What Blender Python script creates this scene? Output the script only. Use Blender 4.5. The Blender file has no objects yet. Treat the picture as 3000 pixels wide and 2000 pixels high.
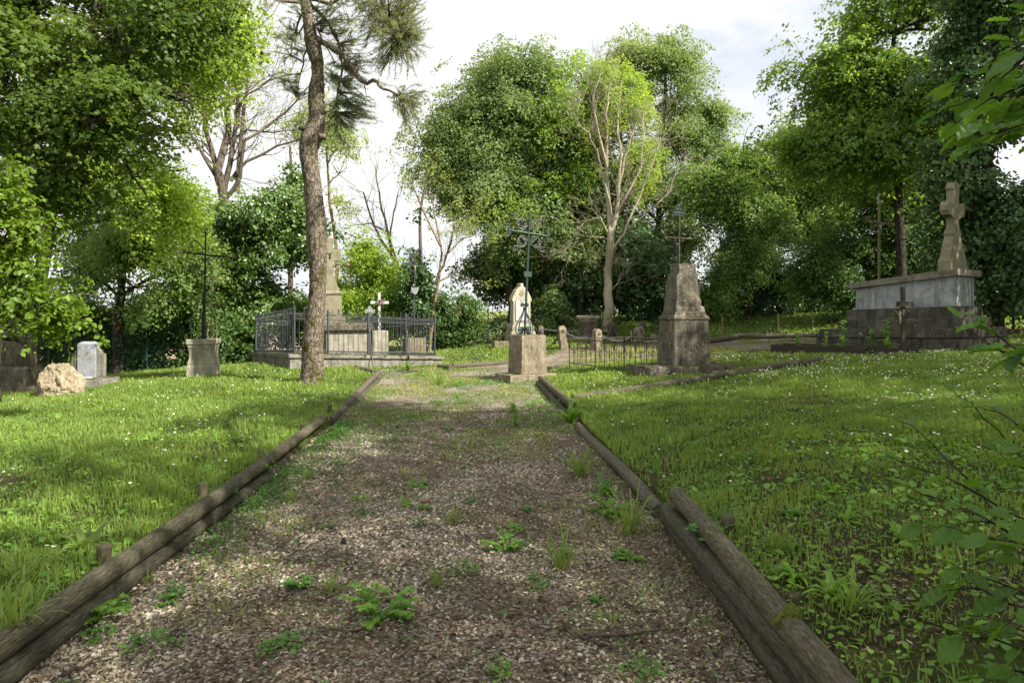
import bpy, math, random
import numpy as np
from mathutils import Vector, Matrix, noise
rng = np.random.default_rng(11)
random.seed(11)
SC = bpy.context.scene
COL = SC.collection
R = math.radians
# camera constants: the photograph is 3000 x 2000, focal length 2000 px, eye height 1.6 m
F, CX, HY, EYE = 2000.0, 1500.0, 905.0, 1.6
def at(px, py, Y):
    return Vector(((px - CX) / F * Y, Y, EYE - (py - HY) / F * Y))

# ---------------------------------------------------------------- terrain
_ctrl = []
def _c(px, py, Y):
    p = at(px, py, Y); _ctrl.append((p.x, p.y, p.z))
for a in [(915,1122,14),(175,1160,14),(50,1146,15),(250,1133,16),(595,1100,16),(845,1079,17),(1295,1068,19),
          (721,1065,20.9),(1847,1107,14),(2157,1086,13.9),(1675,1172,11.2),(2415,1064,13.5),(2255,1038,16),
          (2700,1042,14.2),(2825,1024,15),(2075,1006,21.4),(2400,987,21),(2250,924,28),(2070,932,28),(1775,960,26),
          (1652,1019,20.6),(1792,999,24),(1880,996,24.5),(1400,1058,20),(1400,1020,25),(1500,1010,23),(440,1090,20),
          (700,1072,23),(320,1108,18.5),(2950,935,24),(1690,1078,16.9),(2075,1046,17.4),(2250,1031,17.6),
          (1490,1066,18.75),(1600,1052,19.7),(1829,1081,14.8),(1669,1074,16.5),(1110,1015,27),(1250,1030,26)]:
    _c(*a)
for X, Y, Z in [(-2.3,1.5,.14),(-2.32,2.5,.14),(-2.38,4,.135),(-2.45,5.5,.13),(-2.52,7,.12),(-2.6,9,.10),(-2.75,11,.07),(-3.1,13,.06),(-3.3,15.5,.05),(-3,3,.22),(-3.2,6,.21),
                (-5,3,.24),(-5,7,.2),(-8,6,.12),(-8,10,.0),(-12,12,-.15),(-16,16,-.3),(-14,22,-.5),(-10,26,-.6),(-20,8,0),(-6,0,.25),
                (1.35,1,.27),(1.3,2.5,.27),(1.28,4,.27),(1.28,5.6,.13),(1.22,6.5,.11),(1.12,8,.11),(1.0,10.5,.10),(1.9,6.5,.24),(.75,14,.08),(.7,16,.07),
                (2.5,4,.39),(2.5,8,.33),(4,6,.52),(4,11,.4),(7,8,.7),(7,12,.64),(10,10,.85),(11,14.5,.78),(13,12,.95),
                (4,1,.5),(8,2,.8),(14,4,1.1),(16,20,1.15),(14,26,1.5),(22,15,1.6),(20,30,1.9),(10,34,1.6),(3,34,.9),
                (-2.5,18,.03),(-1,16.5,.01),(-5,34,-.5),(-14,34,-1.0),(-25,20,-.8),(-25,34,-1.2),(0,30,.35),(-4,28,-.05)]:
    _ctrl.append((X, Y, Z))
_C = np.array(_ctrl); _n = len(_C)
def _phi(d2): return .5 * d2 * np.log(d2 + 1e-9)
_K = _phi(((_C[:, None, :2] - _C[None, :, :2]) ** 2).sum(-1)) + 0.6 * np.eye(_n)
_P = np.c_[np.ones(_n), _C[:, :2]]
_A = np.block([[_K, _P], [_P.T, np.zeros((3, 3))]])
_W = np.linalg.solve(_A, np.r_[_C[:, 2], np.zeros(3)])
def terr(X, Y):
    X = np.atleast_1d(np.asarray(X, float)); Y = np.atleast_1d(np.asarray(Y, float))
    sh = X.shape; X = np.clip(X.ravel(), -30, 26); Y = np.clip(Y.ravel(), -4, 38)
    out = np.empty(len(X))
    for i in range(0, len(X), 20000):
        x, y = X[i:i+20000], Y[i:i+20000]
        d2 = (x[:, None] - _C[None, :, 0]) ** 2 + (y[:, None] - _C[None, :, 1]) ** 2
        out[i:i+20000] = _phi(d2) @ _W[:_n] + _W[_n] + _W[_n+1] * x + _W[_n+2] * y
    return out.reshape(sh)
def tz(x, y): return float(terr(x, y)[0])
def sstep(a, b, x):
    t = np.clip((x - a) / (b - a), 0, 1); return t * t * (3 - 2 * t)
def pathz(X, Y):
    s = sstep(13.5, 17.5, np.asarray(Y, float))
    X = np.asarray(X, float)
    return s * (terr(X, Y) + .012) + (1 - s) * (.018 * np.sin(X * 2.3 + np.asarray(Y) * .7) + .012 * np.sin(np.asarray(Y) * 1.9))
def pz(x, y): return float(np.atleast_1d(pathz(np.array([x]), np.array([y])))[0])
PATH = [(-2.15,-2),(-2.18,2.8),(-2.485,8.9),(-2.5,9.4),(-3.15,16.3),(-3.7,16.8),(-2.0,18.2),(-.1,18.75),(.94,19.7),(2.86,21.8),(4.9,22.6),
        (7.1,21.8),(9.4,20.9),(9.4,18.6),(6.6,17.8),(5.0,17.3),(1.6,17.0),(.85,16.6),(.66,14.8),(.95,10.3),(.94,9),(1.17,5.4),(1.16,4.95),(1.19,2.8),(1.21,1.4),(1.23,-2)]
def inpoly(X, Y, poly=PATH):
    X = np.asarray(X); Y = np.asarray(Y); ins = np.zeros(X.shape, bool); n = len(poly)
    for i in range(n):
        x1, y1 = poly[i]; x2, y2 = poly[(i + 1) % n]
        if y1 == y2: continue
        c = ((y1 > Y) != (y2 > Y)) & (X < (x2 - x1) * (Y - y1) / (y2 - y1) + x1)
        ins ^= c
    return ins
def ground(px, py, guess=15.0):
    """ray of a photo pixel against the terrain -> world point"""
    Y = 2.0
    while Y < 45:
        p = at(px, py, Y); z = tz(p.x, p.y)
        if inpoly(np.array([p.x]), np.array([p.y]))[0] and Y < 16: z = 0
        if p.z <= z: return Vector((p.x, p.y, z))
        Y += .04
    return at(px, py, guess)

# ---------------------------------------------------------------- mesh builder
class MB:
    def __init__(s): s.V = []; s.n = 0; s.F = []; s.mi = []; s.var = []
    def add(s, V, faces, mi=0, var=None):
        V = np.asarray(V, float).reshape(-1, 3); o = s.n
        s.V.append(V); s.n += len(V)
        if isinstance(faces, np.ndarray):
            s.F.append(faces + o); s.mi.append((len(faces), mi))
            s.var.append(np.full(len(faces), .5) if var is None else var)
        else:
            by = {}
            for f in faces: by.setdefault(len(f), []).append(f)
            for k, l in by.items():
                s.F.append(np.array(l) + o); s.mi.append((len(l), mi)); s.var.append(np.full(len(l), .5))
        return s
    def box(s, c, d, rz=0, mi=0):
        c = np.array(c, float); h = np.array(d, float) / 2
        P = np.array([[x, y, z] for z in (-1, 1) for y in (-1, 1) for x in (-1, 1)], float) * h
        if rz:
            a, b = math.cos(rz), math.sin(rz); P = np.c_[P[:, 0]*a - P[:, 1]*b, P[:, 0]*b + P[:, 1]*a, P[:, 2]]
        return s.add(P + c, [(0,2,3,1),(4,5,7,6),(0,1,5,4),(2,6,7,3),(0,4,6,2),(1,3,7,5)], mi)
    def stack(s, rings, c=(0, 0, 0), mi=0):
        """rings: (z, half x, half y[, dx, dy])"""
        V = []
        for r in rings:
            z, hx, hy = r[:3]; dx, dy = (r[3], r[4]) if len(r) > 3 else (0, 0)
            V += [(-hx+dx, -hy+dy, z), (hx+dx, -hy+dy, z), (hx+dx, hy+dy, z), (-hx+dx, hy+dy, z)]
        V = np.array(V, float) + np.array(c); fs = [(3, 2, 1, 0)]
        for i in range(len(rings) - 1):
            a = 4 * i
            for k in range(4): fs.append((a+k, a+(k+1) % 4, a+4+(k+1) % 4, a+4+k))
        a = 4 * (len(rings) - 1); fs.append((a, a+1, a+2, a+3))
        return s.add(V, fs, mi)
    def lathe(s, prof, n=8, c=(0, 0, 0), rot=0, mi=0):
        V = []; 
        for r, z in prof:
            for k in range(n):
                a = 2*math.pi*k/n + rot; V.append((r*math.cos(a), r*math.sin(a), z))
        fs = [tuple(range(n))[::-1]]
        for i in range(len(prof)-1):
            for k in range(n): fs.append((i*n+k, i*n+(k+1) % n, (i+1)*n+(k+1) % n, (i+1)*n+k))
        fs.append(tuple(range((len(prof)-1)*n, len(prof)*n)))
        return s.add(np.array(V) + np.array(c), fs, mi)
    def prism(s, poly, d, M=None, mi=0):
        """poly in (x,z), extruded along y over [-d/2, d/2]"""
        n = len(poly)
        V = [(x, -d/2, z) for x, z in poly] + [(x, d/2, z) for x, z in poly]
        fs = [tuple(range(n)), tuple(range(n, 2*n))[::-1]] + [((i+1) % n, i, n+i, n+(i+1) % n) for i in range(n)]
        V = np.array(V, float)
        if M is not None: V = np.array([list(M @ Vector(v)) for v in V])
        return s.add(V, fs, mi)
    def tube(s, pts, rad, sides=6, mi=0, cap=True):
        P = np.array([list(p) for p in pts], float); n = len(P)
        rad = np.full(n, rad, float) if np.isscalar(rad) else np.array(rad, float)
        T = np.empty_like(P); T[1:-1] = P[2:] - P[:-2]; T[0] = P[1] - P[0]; T[-1] = P[-1] - P[-2]
        T /= np.linalg.norm(T, axis=1)[:, None] + 1e-12
        m = T.mean(0); ref = np.eye(3)[np.argmin(np.abs(m))]
        A = np.cross(T, ref); A /= np.linalg.norm(A, axis=1)[:, None] + 1e-12
        B = np.cross(T, A)
        th = np.arange(sides) * 2 * math.pi / sides
        V = P[:, None] + rad[:, None, None] * (A[:, None] * np.cos(th)[None, :, None] + B[:, None] * np.sin(th)[None, :, None])
        i = np.arange(n-1)[:, None] * sides; k = np.arange(sides)[None]
        k2 = (k + 1) % sides
        Q = np.stack([i+k, i+k2, i+sides+k2, i+sides+k], -1).reshape(-1, 4)
        s.add(V.reshape(-1, 3), Q, mi)
        if cap and sides > 3:
            s.add(V[0], [tuple(range(sides))[::-1]], mi); s.add(V[-1], [tuple(range(sides))], mi)
        return s
    def bar(s, a, b, w, sides=4): return s.tube([a, b], w * (.7071 if sides == 4 else .5), sides)
    def build(s, name, mat, parent=None, loc=None, smooth=False, kind=None):
        me = bpy.data.meshes.new(name)
        V = np.concatenate(s.V)
        me.vertices.add(len(V)); me.vertices.foreach_set('co', V.astype(np.float32).ravel())
        loops = np.concatenate([f.ravel() for f in s.F]).astype(np.int32)
        cnt = np.concatenate([np.full(len(f), f.shape[1]) for f in s.F])
        me.loops.add(len(loops)); me.loops.foreach_set('vertex_index', loops)
        st = np.r_[0, np.cumsum(cnt)[:-1]].astype(np.int32)
        me.polygons.add(len(cnt)); me.polygons.foreach_set('loop_start', st)
        mats = mat if isinstance(mat, (list, tuple)) else [mat]
        for m in mats: me.materials.append(m)
        if len(mats) > 1:
            me.polygons.foreach_set('material_index', np.concatenate([np.full(n, i) for n, i in s.mi]).astype(np.int32))
        me.polygons.foreach_set('use_smooth', np.full(len(cnt), bool(smooth)))
        me.update(calc_edges=True)
        a = me.attributes.new('var', 'FLOAT', 'FACE'); a.data.foreach_set('value', np.concatenate(s.var).astype(np.float32))
        o = bpy.data.objects.new(name, me); COL.objects.link(o)
        if parent is not None: o.parent = parent
        if loc is not None: o.location = loc
        if kind: o['kind'] = kind
        return o
def tag(o, label=None, cat=None, group=None, kind=None):
    if label: o['label'] = label
    if cat: o['category'] = cat
    if group: o['group'] = group
    if kind: o['kind'] = kind
    return o
def thing(name, label, cat, loc=(0, 0, 0), rz=0, group=None):
    o = bpy.data.objects.new(name, None); COL.objects.link(o); o.empty_display_size = .2
    o.location = loc; o.rotation_euler = (0, 0, rz)
    return tag(o, label, cat, group)
_tex = {}
def weather(o, bevel=.012, sub=2, disp=.012, size=.12, disp2=0, size2=.5):
    if bevel:
        m = o.modifiers.new('bevel', 'BEVEL'); m.width = bevel; m.segments = 2; m.limit_method = 'ANGLE'; m.angle_limit = R(25)
    if sub:
        m = o.modifiers.new('sub', 'SUBSURF'); m.subdivision_type = 'SIMPLE'; m.levels = sub; m.render_levels = sub
    for d, sz in ((disp, size), (disp2, size2)):
        if d:
            k = round(sz, 3)
            if k not in _tex:
                t = bpy.data.textures.new('clouds', 'CLOUDS'); t.noise_scale = sz; t.noise_depth = 4; _tex[k] = t
            m = o.modifiers.new('disp', 'DISPLACE'); m.texture = _tex[k]; m.strength = d; m.mid_level = .5
            m.texture_coords = 'GLOBAL'
    return o
def copy_tree(o, parent=None):
    c = o.copy(); COL.objects.link(c)
    if parent is not None: c.parent = parent
    for ch in [x for x in bpy.data.objects if x.parent == o]: copy_tree(ch, c)
    return c
def spiral(c, r0, r1, a0, turns, n=18, ax=(0, 2)):
    """flat spiral in the x-z plane (or other axes) round c"""
    out = []
    for i in range(n + 1):
        t = i / n; r = r0 + (r1 - r0) * t; a = a0 + turns * 2 * math.pi * t
        p = [c[0], c[1], c[2]]; p[ax[0]] += r * math.cos(a); p[ax[1]] += r * math.sin(a); out.append(tuple(p))
    return out
def bez(p0, p1, p2, p3, n=10):
    out = []
    for i in range(n + 1):
        t = i / n; u = 1 - t
        out.append(tuple(u**3*a + 3*u*u*t*b + 3*u*t*t*c + t**3*d for a, b, c, d in zip(p0, p1, p2, p3)))
    return out
# ---------------------------------------------------------------- materials
def newmat(name):
    m = bpy.data.materials.new(name); m.use_nodes = True
    nt = m.node_tree; return m, nt, nt.nodes['Principled BSDF']
def nd(nt, t, **kw):
    n = nt.nodes.new(t)
    for k, v in kw.items():
        if k in n.inputs: n.inputs[k].default_value = v
        else: setattr(n, k, v)
    return n
def L(nt, a, b): nt.links.new(a, b)
def coord(nt, scale=(1, 1, 1), out='Object', rnd=False):
    tc = nd(nt, 'ShaderNodeTexCoord'); mp = nd(nt, 'ShaderNodeMapping'); mp.inputs['Scale'].default_value = scale
    L(nt, tc.outputs[out], mp.inputs['Vector'])
    if rnd:
        oi = nd(nt, 'ShaderNodeObjectInfo'); ml = nd(nt, 'ShaderNodeMath', operation='MULTIPLY'); ml.inputs[1].default_value = 37.0
        L(nt, oi.outputs['Random'], ml.inputs[0]); cb = nd(nt, 'ShaderNodeCombineXYZ')
        for i in range(3): L(nt, ml.outputs[0], cb.inputs[i])
        L(nt, cb.outputs[0], mp.inputs['Location'])
    return mp.outputs[0]
def nz(nt, vec, scale, detail=6, rough=.6, dist=0, out='Fac'):
    n = nd(nt, 'ShaderNodeTexNoise'); n.inputs['Scale'].default_value = scale; n.inputs['Detail'].default_value = detail
    n.inputs['Roughness'].default_value = rough; n.inputs['Distortion'].default_value = dist
    if vec is not None: L(nt, vec, n.inputs['Vector'])
    return n.outputs[out]
def ramp(nt, fac, stops):
    r = nd(nt, 'ShaderNodeValToRGB'); e = r.color_ramp.elements
    while len(e) < len(stops): e.new(.5)
    for i, (p, c) in enumerate(stops):
        e[i].position = p
        e[i].color = (c, c, c, 1) if np.isscalar(c) else (*c[:3], 1)
    L(nt, fac, r.inputs[0]); return r.outputs[0]
def mix(nt, fac, a, b, mode='MIX'):
    m = nd(nt, 'ShaderNodeMix', data_type='RGBA', blend_type=mode)
    for sock, v in ((m.inputs[0], fac), (m.inputs[6], a), (m.inputs[7], b)):
        if hasattr(v, 'is_linked') or hasattr(v, 'links'): L(nt, v, sock)
        elif np.isscalar(v): sock.default_value = v
        else: sock.default_value = (*v[:3], 1)
    return m.outputs[2]
def bump(nt, b, hs, dist=.01, strength=.6):
    prev = None
    for h, d in hs:
        n = nd(nt, 'ShaderNodeBump'); n.inputs['Strength'].default_value = strength; n.inputs['Distance'].default_value = d
        L(nt, h, n.inputs['Height'])
        if prev is not None: L(nt, prev, n.inputs['Normal'])
        prev = n.outputs[0]
    L(nt, prev, b.inputs['Normal'])
def sepz(nt, vec):
    s = nd(nt, 'ShaderNodeSeparateXYZ'); L(nt, vec, s.inputs[0]); return s.outputs[2]
def stone(name, dark, mid, light, stain=.5, lichen=.3, orange=.15, scale=1.0, moss=0.0, grain=90, white=(.5,.49,.44)):
    m, nt, b = newmat(name); v = coord(nt, rnd=True)
    c = ramp(nt, nz(nt, v, 3.2*scale, 9, .68), [(.3, dark), (.5, mid), (.7, light)])
    c = mix(nt, ramp(nt, nz(nt, v, 26*scale, 6, .7), [(.36, .0), (.62, .55)]), c, light)
    g = nz(nt, v, grain*scale, 3, .7)
    c = mix(nt, ramp(nt, g, [(.3, .65), (.5, 0)]), c, tuple(.35*x for x in dark))
    # dark weather streaks running down
    sv = coord(nt, (5, 5, .9), rnd=True)
    st = ramp(nt, nz(nt, sv, 1.6*scale, 7, .65), [(.5-.12*stain, 0.0), (.72, 1.0)])
    st2 = nd(nt, 'ShaderNodeMath', operation='MULTIPLY'); L(nt, st, st2.inputs[0]); st2.inputs[1].default_value = stain
    c = mix(nt, st2.outputs[0], c, tuple(.28*x for x in dark))
    if lichen:
        l = ramp(nt, nz(nt, v, 17*scale, 5, .62, .4), [(.70-.18*lichen, 0), (.73-.15*lichen, 1)])
        c = mix(nt, l, c, white)
    if orange:
        l = ramp(nt, nz(nt, v, 23*scale, 4, .6, .3), [(.74-.16*orange, 0), (.78-.16*orange, .9)])
        c = mix(nt, l, c, (.36, .19, .035))
    if moss:
        ge = nd(nt, 'ShaderNodeNewGeometry')
        up = ramp(nt, sepz(nt, ge.outputs['Normal']), [(.2, .0), (.9, .22)])
        mm = nd(nt, 'ShaderNodeMath', operation='ADD'); L(nt, nz(nt, v, 5*scale, 7, .7), mm.inputs[0]); L(nt, up, mm.inputs[1])
        l = ramp(nt, mm.outputs[0], [(.74-.2*moss, 0), (.80-.2*moss, 1)])
        c = mix(nt, l, c, ramp(nt, g, [(.3, (.018, .022, .006)), (.7, (.075, .085, .016))]))
    L(nt, c, b.inputs['Base Color']); b.inputs['Roughness'].default_value = .92; b.inputs['Specular IOR Level'].default_value = .2
    bump(nt, b, [(nz(nt, v, 30*scale, 8, .7), .012), (g, .006)], strength=.8)
    return m
def wood(name, c1, c2, c3, ax=0, moss=.25, lichen=.15):
    m, nt, b = newmat(name)
    sc = [48, 48, 48]; sc[ax] = 7
    v = coord(nt, tuple(sc), rnd=True); v1 = coord(nt, rnd=True)
    g = nz(nt, v, 2.6, 6, .62, .15)
    c = ramp(nt, g, [(.28, c1), (.48, c2), (.72, c3)])
    sc2 = [16, 16, 16]; sc2[ax] = .6
    cr = nz(nt, coord(nt, tuple(sc2), rnd=True), 1.1, 3, .5, .6)
    crack = ramp(nt, cr, [(.49, 0), (.5, .9), (.51, 0)])
    c = mix(nt, crack, c, (.008, .007, .005))
    if moss:
        ml = ramp(nt, nz(nt, v1, 5, 8, .72), [(.62-.2*moss, 0), (.76-.2*moss, .75)])
        c = mix(nt, ml, c, (.055, .062, .018))
    if lichen:
        ll = ramp(nt, nz(nt, v, 7, 5, .7), [(.66, 0), (.70, .8)])
        ll2 = nd(nt, 'ShaderNodeMath', operation='MULTIPLY'); L(nt, ll, ll2.inputs[0])
        L(nt, ramp(nt, nz(nt, v1, 4, 4, .6), [(.45, 0), (.6, 1)]), ll2.inputs[1])
        c = mix(nt, ll2.outputs[0], c, (.34, .33, .28))
    L(nt, c, b.inputs['Base Color']); b.inputs['Roughness'].default_value = .85; b.inputs['Specular IOR Level'].default_value = .25
    bump(nt, b, [(g, .012), (nz(nt, v1, 70, 4, .6), .003)], strength=.8)
    return m
LB = 1.85
def leaf(name, c1, c2, trans=.4, tcol=None, tboost=1.6, rough=.5, spec=.3, lump=.9):
    m, nt, b = newmat(name); c1 = tuple(LB*x for x in c1); c2 = tuple(LB*x for x in c2)
    at_ = nd(nt, 'ShaderNodeAttribute'); at_.attribute_name = 'var'
    c = mix(nt, at_.outputs['Fac'], c1, c2)
    big = nz(nt, coord(nt, out='Object'), lump, 3, .55)
    c = mix(nt, ramp(nt, big, [(.35, 0), (.65, .45)]), c, tuple(.5*(a+b2)*k for a, b2, k in zip(c1, c2, (1.35, 1.15, .8))))
    L(nt, c, b.inputs['Base Color']); b.inputs['Roughness'].default_value = rough; b.inputs['Specular IOR Level'].default_value = spec
    tr = nd(nt, 'ShaderNodeBsdfTranslucent')
    tc = mix(nt, 1.0, c, tcol or (tboost*1.12, tboost, tboost*.5), 'MULTIPLY')
    L(nt, tc, tr.inputs['Color'])
    mx = nd(nt, 'ShaderNodeMixShader'); mx.inputs[0].default_value = trans
    L(nt, b.outputs[0], mx.inputs[1]); L(nt, tr.outputs[0], mx.inputs[2])
    L(nt, mx.outputs[0], nt.nodes['Material Output'].inputs['Surface'])
    return m
def bark(name, c1, c2, c3, sc=(6, 6, 1.4), moss=.3, plate=True):
    m, nt, b = newmat(name); v = coord(nt, sc); v1 = coord(nt)
    nv = nd(nt, 'ShaderNodeMix', data_type='VECTOR'); nv.inputs[0].default_value = .18
    L(nt, v, nv.inputs[4]); L(nt, nz(nt, v1, 6, 4, .6, out='Color'), nv.inputs[5])
    vo = nd(nt, 'ShaderNodeTexVoronoi', feature='DISTANCE_TO_EDGE'); vo.inputs['Scale'].default_value = 2.2; L(nt, nv.outputs[1], vo.inputs['Vector'])
    ed = ramp(nt, vo.outputs['Distance'], [(.0, 0), (.09, 1)])
    n1 = nz(nt, v1, 18, 8, .7)
    c = ramp(nt, n1, [(.3, c1), (.52, c2), (.72, c3)])
    if plate: c = mix(nt, ed, tuple(.5*x for x in c1), c)
    if moss:
        mm = ramp(nt, nz(nt, coord(nt, (2.5, 2.5, 1.1)), 2.4, 8, .75), [(.63-.16*moss, 0), (.70-.14*moss, 1)])
        c = mix(nt, mm, c, ramp(nt, n1, [(.3, (.03, .03, .006)), (.7, (.10, .095, .02))]))
    L(nt, c, b.inputs['Base Color']); b.inputs['Roughness'].default_value = .93; b.inputs['Specular IOR Level'].default_value = .15
    bump(nt, b, [(ed, .018), (n1, .015)], strength=.8)
    return m
def plain(name, c, c2=None, rough=.6, metal=0.0, sc=30, spec=.3, bumpd=0.003):
    m, nt, b = newmat(name); v = coord(nt, rnd=True)
    n = nz(nt, v, sc, 6, .68)
    L(nt, ramp(nt, n, [(.35, c), (.65, c2 or tuple(1.5*x for x in c))]), b.inputs['Base Color'])
    b.inputs['Roughness'].default_value = rough; b.inputs['Metallic'].default_value = metal; b.inputs['Specular IOR Level'].default_value = spec
    if bumpd: bump(nt, b, [(n, bumpd)])
    return m
M = {}
M['stone_warm'] = stone('stone_warm', (.075,.06,.042), (.20,.165,.11), (.40,.335,.23), stain=.6, lichen=.4, orange=.5, moss=.1, scale=1.4, grain=55)
M['stone_pale'] = stone('stone_pale', (.13,.12,.09), (.31,.285,.215), (.50,.465,.36), stain=.6, lichen=.25, orange=.25, moss=.15)
M['stone_dark'] = stone('stone_dark', (.032,.028,.02), (.125,.108,.078), (.27,.24,.175), stain=.85, lichen=.35, orange=.4, moss=.35, scale=1.2, grain=60)
M['stone_tomb'] = stone('stone_tomb', (.022,.02,.016), (.075,.069,.054), (.18,.168,.132), stain=.75, lichen=.25, orange=.05, moss=.12)
M['stone_cross'] = stone('stone_cross', (.12,.105,.065), (.24,.215,.14), (.33,.30,.2), stain=.3, lichen=.05, orange=.2, moss=0)
M['concrete'] = stone('concrete', (.085,.08,.065), (.22,.205,.165), (.37,.345,.285), stain=.75, lichen=.2, orange=.2, moss=.5)
M['plaster'] = stone('plaster', (.13,.135,.132), (.33,.34,.335), (.52,.53,.52), stain=.7, lichen=.1, orange=0, moss=0, white=(.6,.6,.58))
M['granite'] = stone('granite', (.16,.165,.175), (.30,.31,.325), (.44,.45,.47), stain=.15, lichen=.0, orange=0, scale=2.0, grain=60)
M['marble'] = stone('marble', (.30,.30,.28), (.52,.52,.50), (.66,.66,.64), stain=.5, lichen=0, orange=0)
M['boulder'] = stone('boulder', (.13,.10,.06), (.28,.225,.14), (.42,.36,.25), stain=.35, lichen=.35, orange=.1, scale=1.3)
M['moss'] = plain('moss', (.045,.055,.010), (.15,.165,.03), .95, sc=60, spec=.05, bumpd=.01)
M['log'] = wood('log', (.026,.023,.014), (.085,.075,.044), (.185,.168,.112), moss=.42, lichen=.3)
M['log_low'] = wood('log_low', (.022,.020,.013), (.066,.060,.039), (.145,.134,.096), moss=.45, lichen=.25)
M['log_dry'] = wood('log_dry', (.032,.027,.018), (.098,.084,.057), (.195,.172,.125), moss=.2, lichen=.2)
M['peg'] = wood('peg', (.03,.026,.016), (.09,.078,.045), (.16,.14,.085), ax=2, moss=.4)
M['timber'] = wood('timber', (.018,.015,.011), (.045,.038,.028), (.085,.072,.053), moss=.1, lichen=0)
M['timber_v'] = wood('timber_v', (.02,.016,.01), (.055,.043,.027), (.10,.08,.05), ax=2, moss=.15, lichen=0)
M['iron'] = plain('iron', (.035,.038,.042), (.095,.10,.108), .5, .15, 40)
M['iron_black'] = plain('iron_black', (.008,.008,.009), (.03,.03,.03), .5, .2, 30)
M['iron_green'] = plain('iron_green', (.012,.03,.024), (.05,.085,.07), .55, .1, 70)
M['iron_rust'] = plain('iron_rust', (.02,.026,.018), (.10,.085,.04), .75, 0, 20)
M['iron_mossy'] = plain('iron_mossy', (.07,.068,.035), (.22,.205,.09), .85, 0, 25)
M['chain'] = plain('chain', (.04,.042,.045), (.17,.17,.16), .6, .3, 40)
M['fence_green'] = plain('fence_green', (.008,.028,.022), (.014,.045,.036), .5, 0, 10)
M['white_iron'] = plain('white_iron', (.30,.31,.32), (.55,.56,.56), .6, 0, 40)
M['corpus'] = plain('corpus', (.22,.21,.17), (.42,.40,.33), .55, 0, 25)
M['corpus_dark'] = plain('corpus_dark', (.02,.019,.017), (.06,.055,.045), .5, .2, 25)
M['rose'] = plain('rose', (.35,.06,.07), (.55,.18,.17), .6, 0, 40)
M['rose_leaf'] = plain('rose_leaf', (.05,.13,.09), (.16,.28,.22), .6, 0, 40)
M['gold'] = plain('gold', (.30,.20,.03), (.45,.33,.08), .5, 0, 200)
M['black_pot'] = plain('black_pot', (.012,.012,.013), (.03,.03,.03), .35)
M['brick'] = plain('brick', (.10,.045,.03), (.20,.10,.07), .9, 0, 12)
M['stake'] = plain('stake', (.16,.13,.05), (.26,.22,.10), .8, 0, 14)
M['petal_white'] = plain('petal_white', (.72,.72,.70), (.82,.82,.8), .6, 0, 20, bumpd=0)
M['petal_yellow'] = plain('petal_yellow', (.6,.38,.02), (.7,.45,.04), .6, 0, 20, bumpd=0)
M['petal_pink'] = plain('petal_pink', (.42,.14,.42), (.55,.25,.55), .6, 0, 20, bumpd=0)
M['pine_bark'] = bark('pine_bark', (.07,.055,.04), (.19,.155,.118), (.35,.30,.24), sc=(10,10,3.6), moss=.75)
M['pine_limb'] = bark('pine_limb', (.05,.038,.026), (.15,.115,.08), (.27,.22,.16), sc=(9,9,4), moss=.2, plate=False)
M['bark_dark'] = bark('bark_dark', (.022,.019,.013), (.06,.052,.036), (.115,.10,.07), moss=.35)
M['bark_mid'] = bark('bark_mid', (.055,.045,.033), (.14,.115,.085), (.25,.21,.16), moss=.25, plate=False)
M['bark_pale'] = bark('bark_pale', (.22,.19,.12), (.42,.37,.26), (.58,.53,.41), moss=.1, plate=False)
M['bark_lichen'] = bark('bark_lichen', (.10,.085,.05), (.25,.20,.11), (.36,.30,.16), moss=.3, plate=False)
M['leaf_dark'] = leaf('leaf_dark', (.027,.058,.016), (.066,.118,.032), .38)
M['leaf_ivy'] = leaf('leaf_ivy', (.020,.048,.015), (.055,.10,.032), .24, rough=.35, spec=.5)
M['leaf_ivybush'] = leaf('leaf_ivybush', (.026,.058,.013), (.078,.128,.032), .24, rough=.33, spec=.55)
M['leaf_mid'] = leaf('leaf_mid', (.055,.105,.028), (.12,.18,.055), .45)
M['leaf_olive'] = leaf('leaf_olive', (.058,.10,.034), (.125,.172,.070), .42)
M['leaf_yellow'] = leaf('leaf_yellow', (.10,.175,.026), (.185,.255,.048), .5, tboost=1.45)
M['leaf_bright'] = leaf('leaf_bright', (.035,.072,.009), (.098,.155,.017), .45, tboost=1.6)
M['leaf_bright2'] = leaf('leaf_bright2', (.05,.10,.020), (.115,.178,.038), .5, tboost=1.6)
M['leaf_near'] = leaf('leaf_near', (.030,.060,.011), (.078,.118,.022), .52, tboost=1.6, lump=.5)
M['leaf_sparse'] = leaf('leaf_sparse', (.10,.15,.045), (.19,.25,.08), .5)
M['leaf_grey'] = leaf('leaf_grey', (.09,.13,.06), (.17,.21,.10), .35)
M['needles'] = leaf('needles', (.07,.095,.052), (.15,.18,.10), .35, spec=.2)
M['grass'] = leaf('grass', (.055,.100,.022), (.145,.205,.052), .45, tboost=1.4, spec=.25, lump=.5)
M['weed'] = leaf('weed', (.045,.11,.016), (.11,.20,.03), .4, spec=.3)
M['weed_dark'] = leaf('weed_dark', (.03,.08,.016), (.07,.15,.03), .35)
M['dryleaf'] = plain('dryleaf', (.10,.06,.03), (.28,.18,.10), .85, 0, 30, bumpd=0)
M['twig'] = plain('twig', (.035,.025,.018), (.13,.10,.075), .9, 0, 40)

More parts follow.
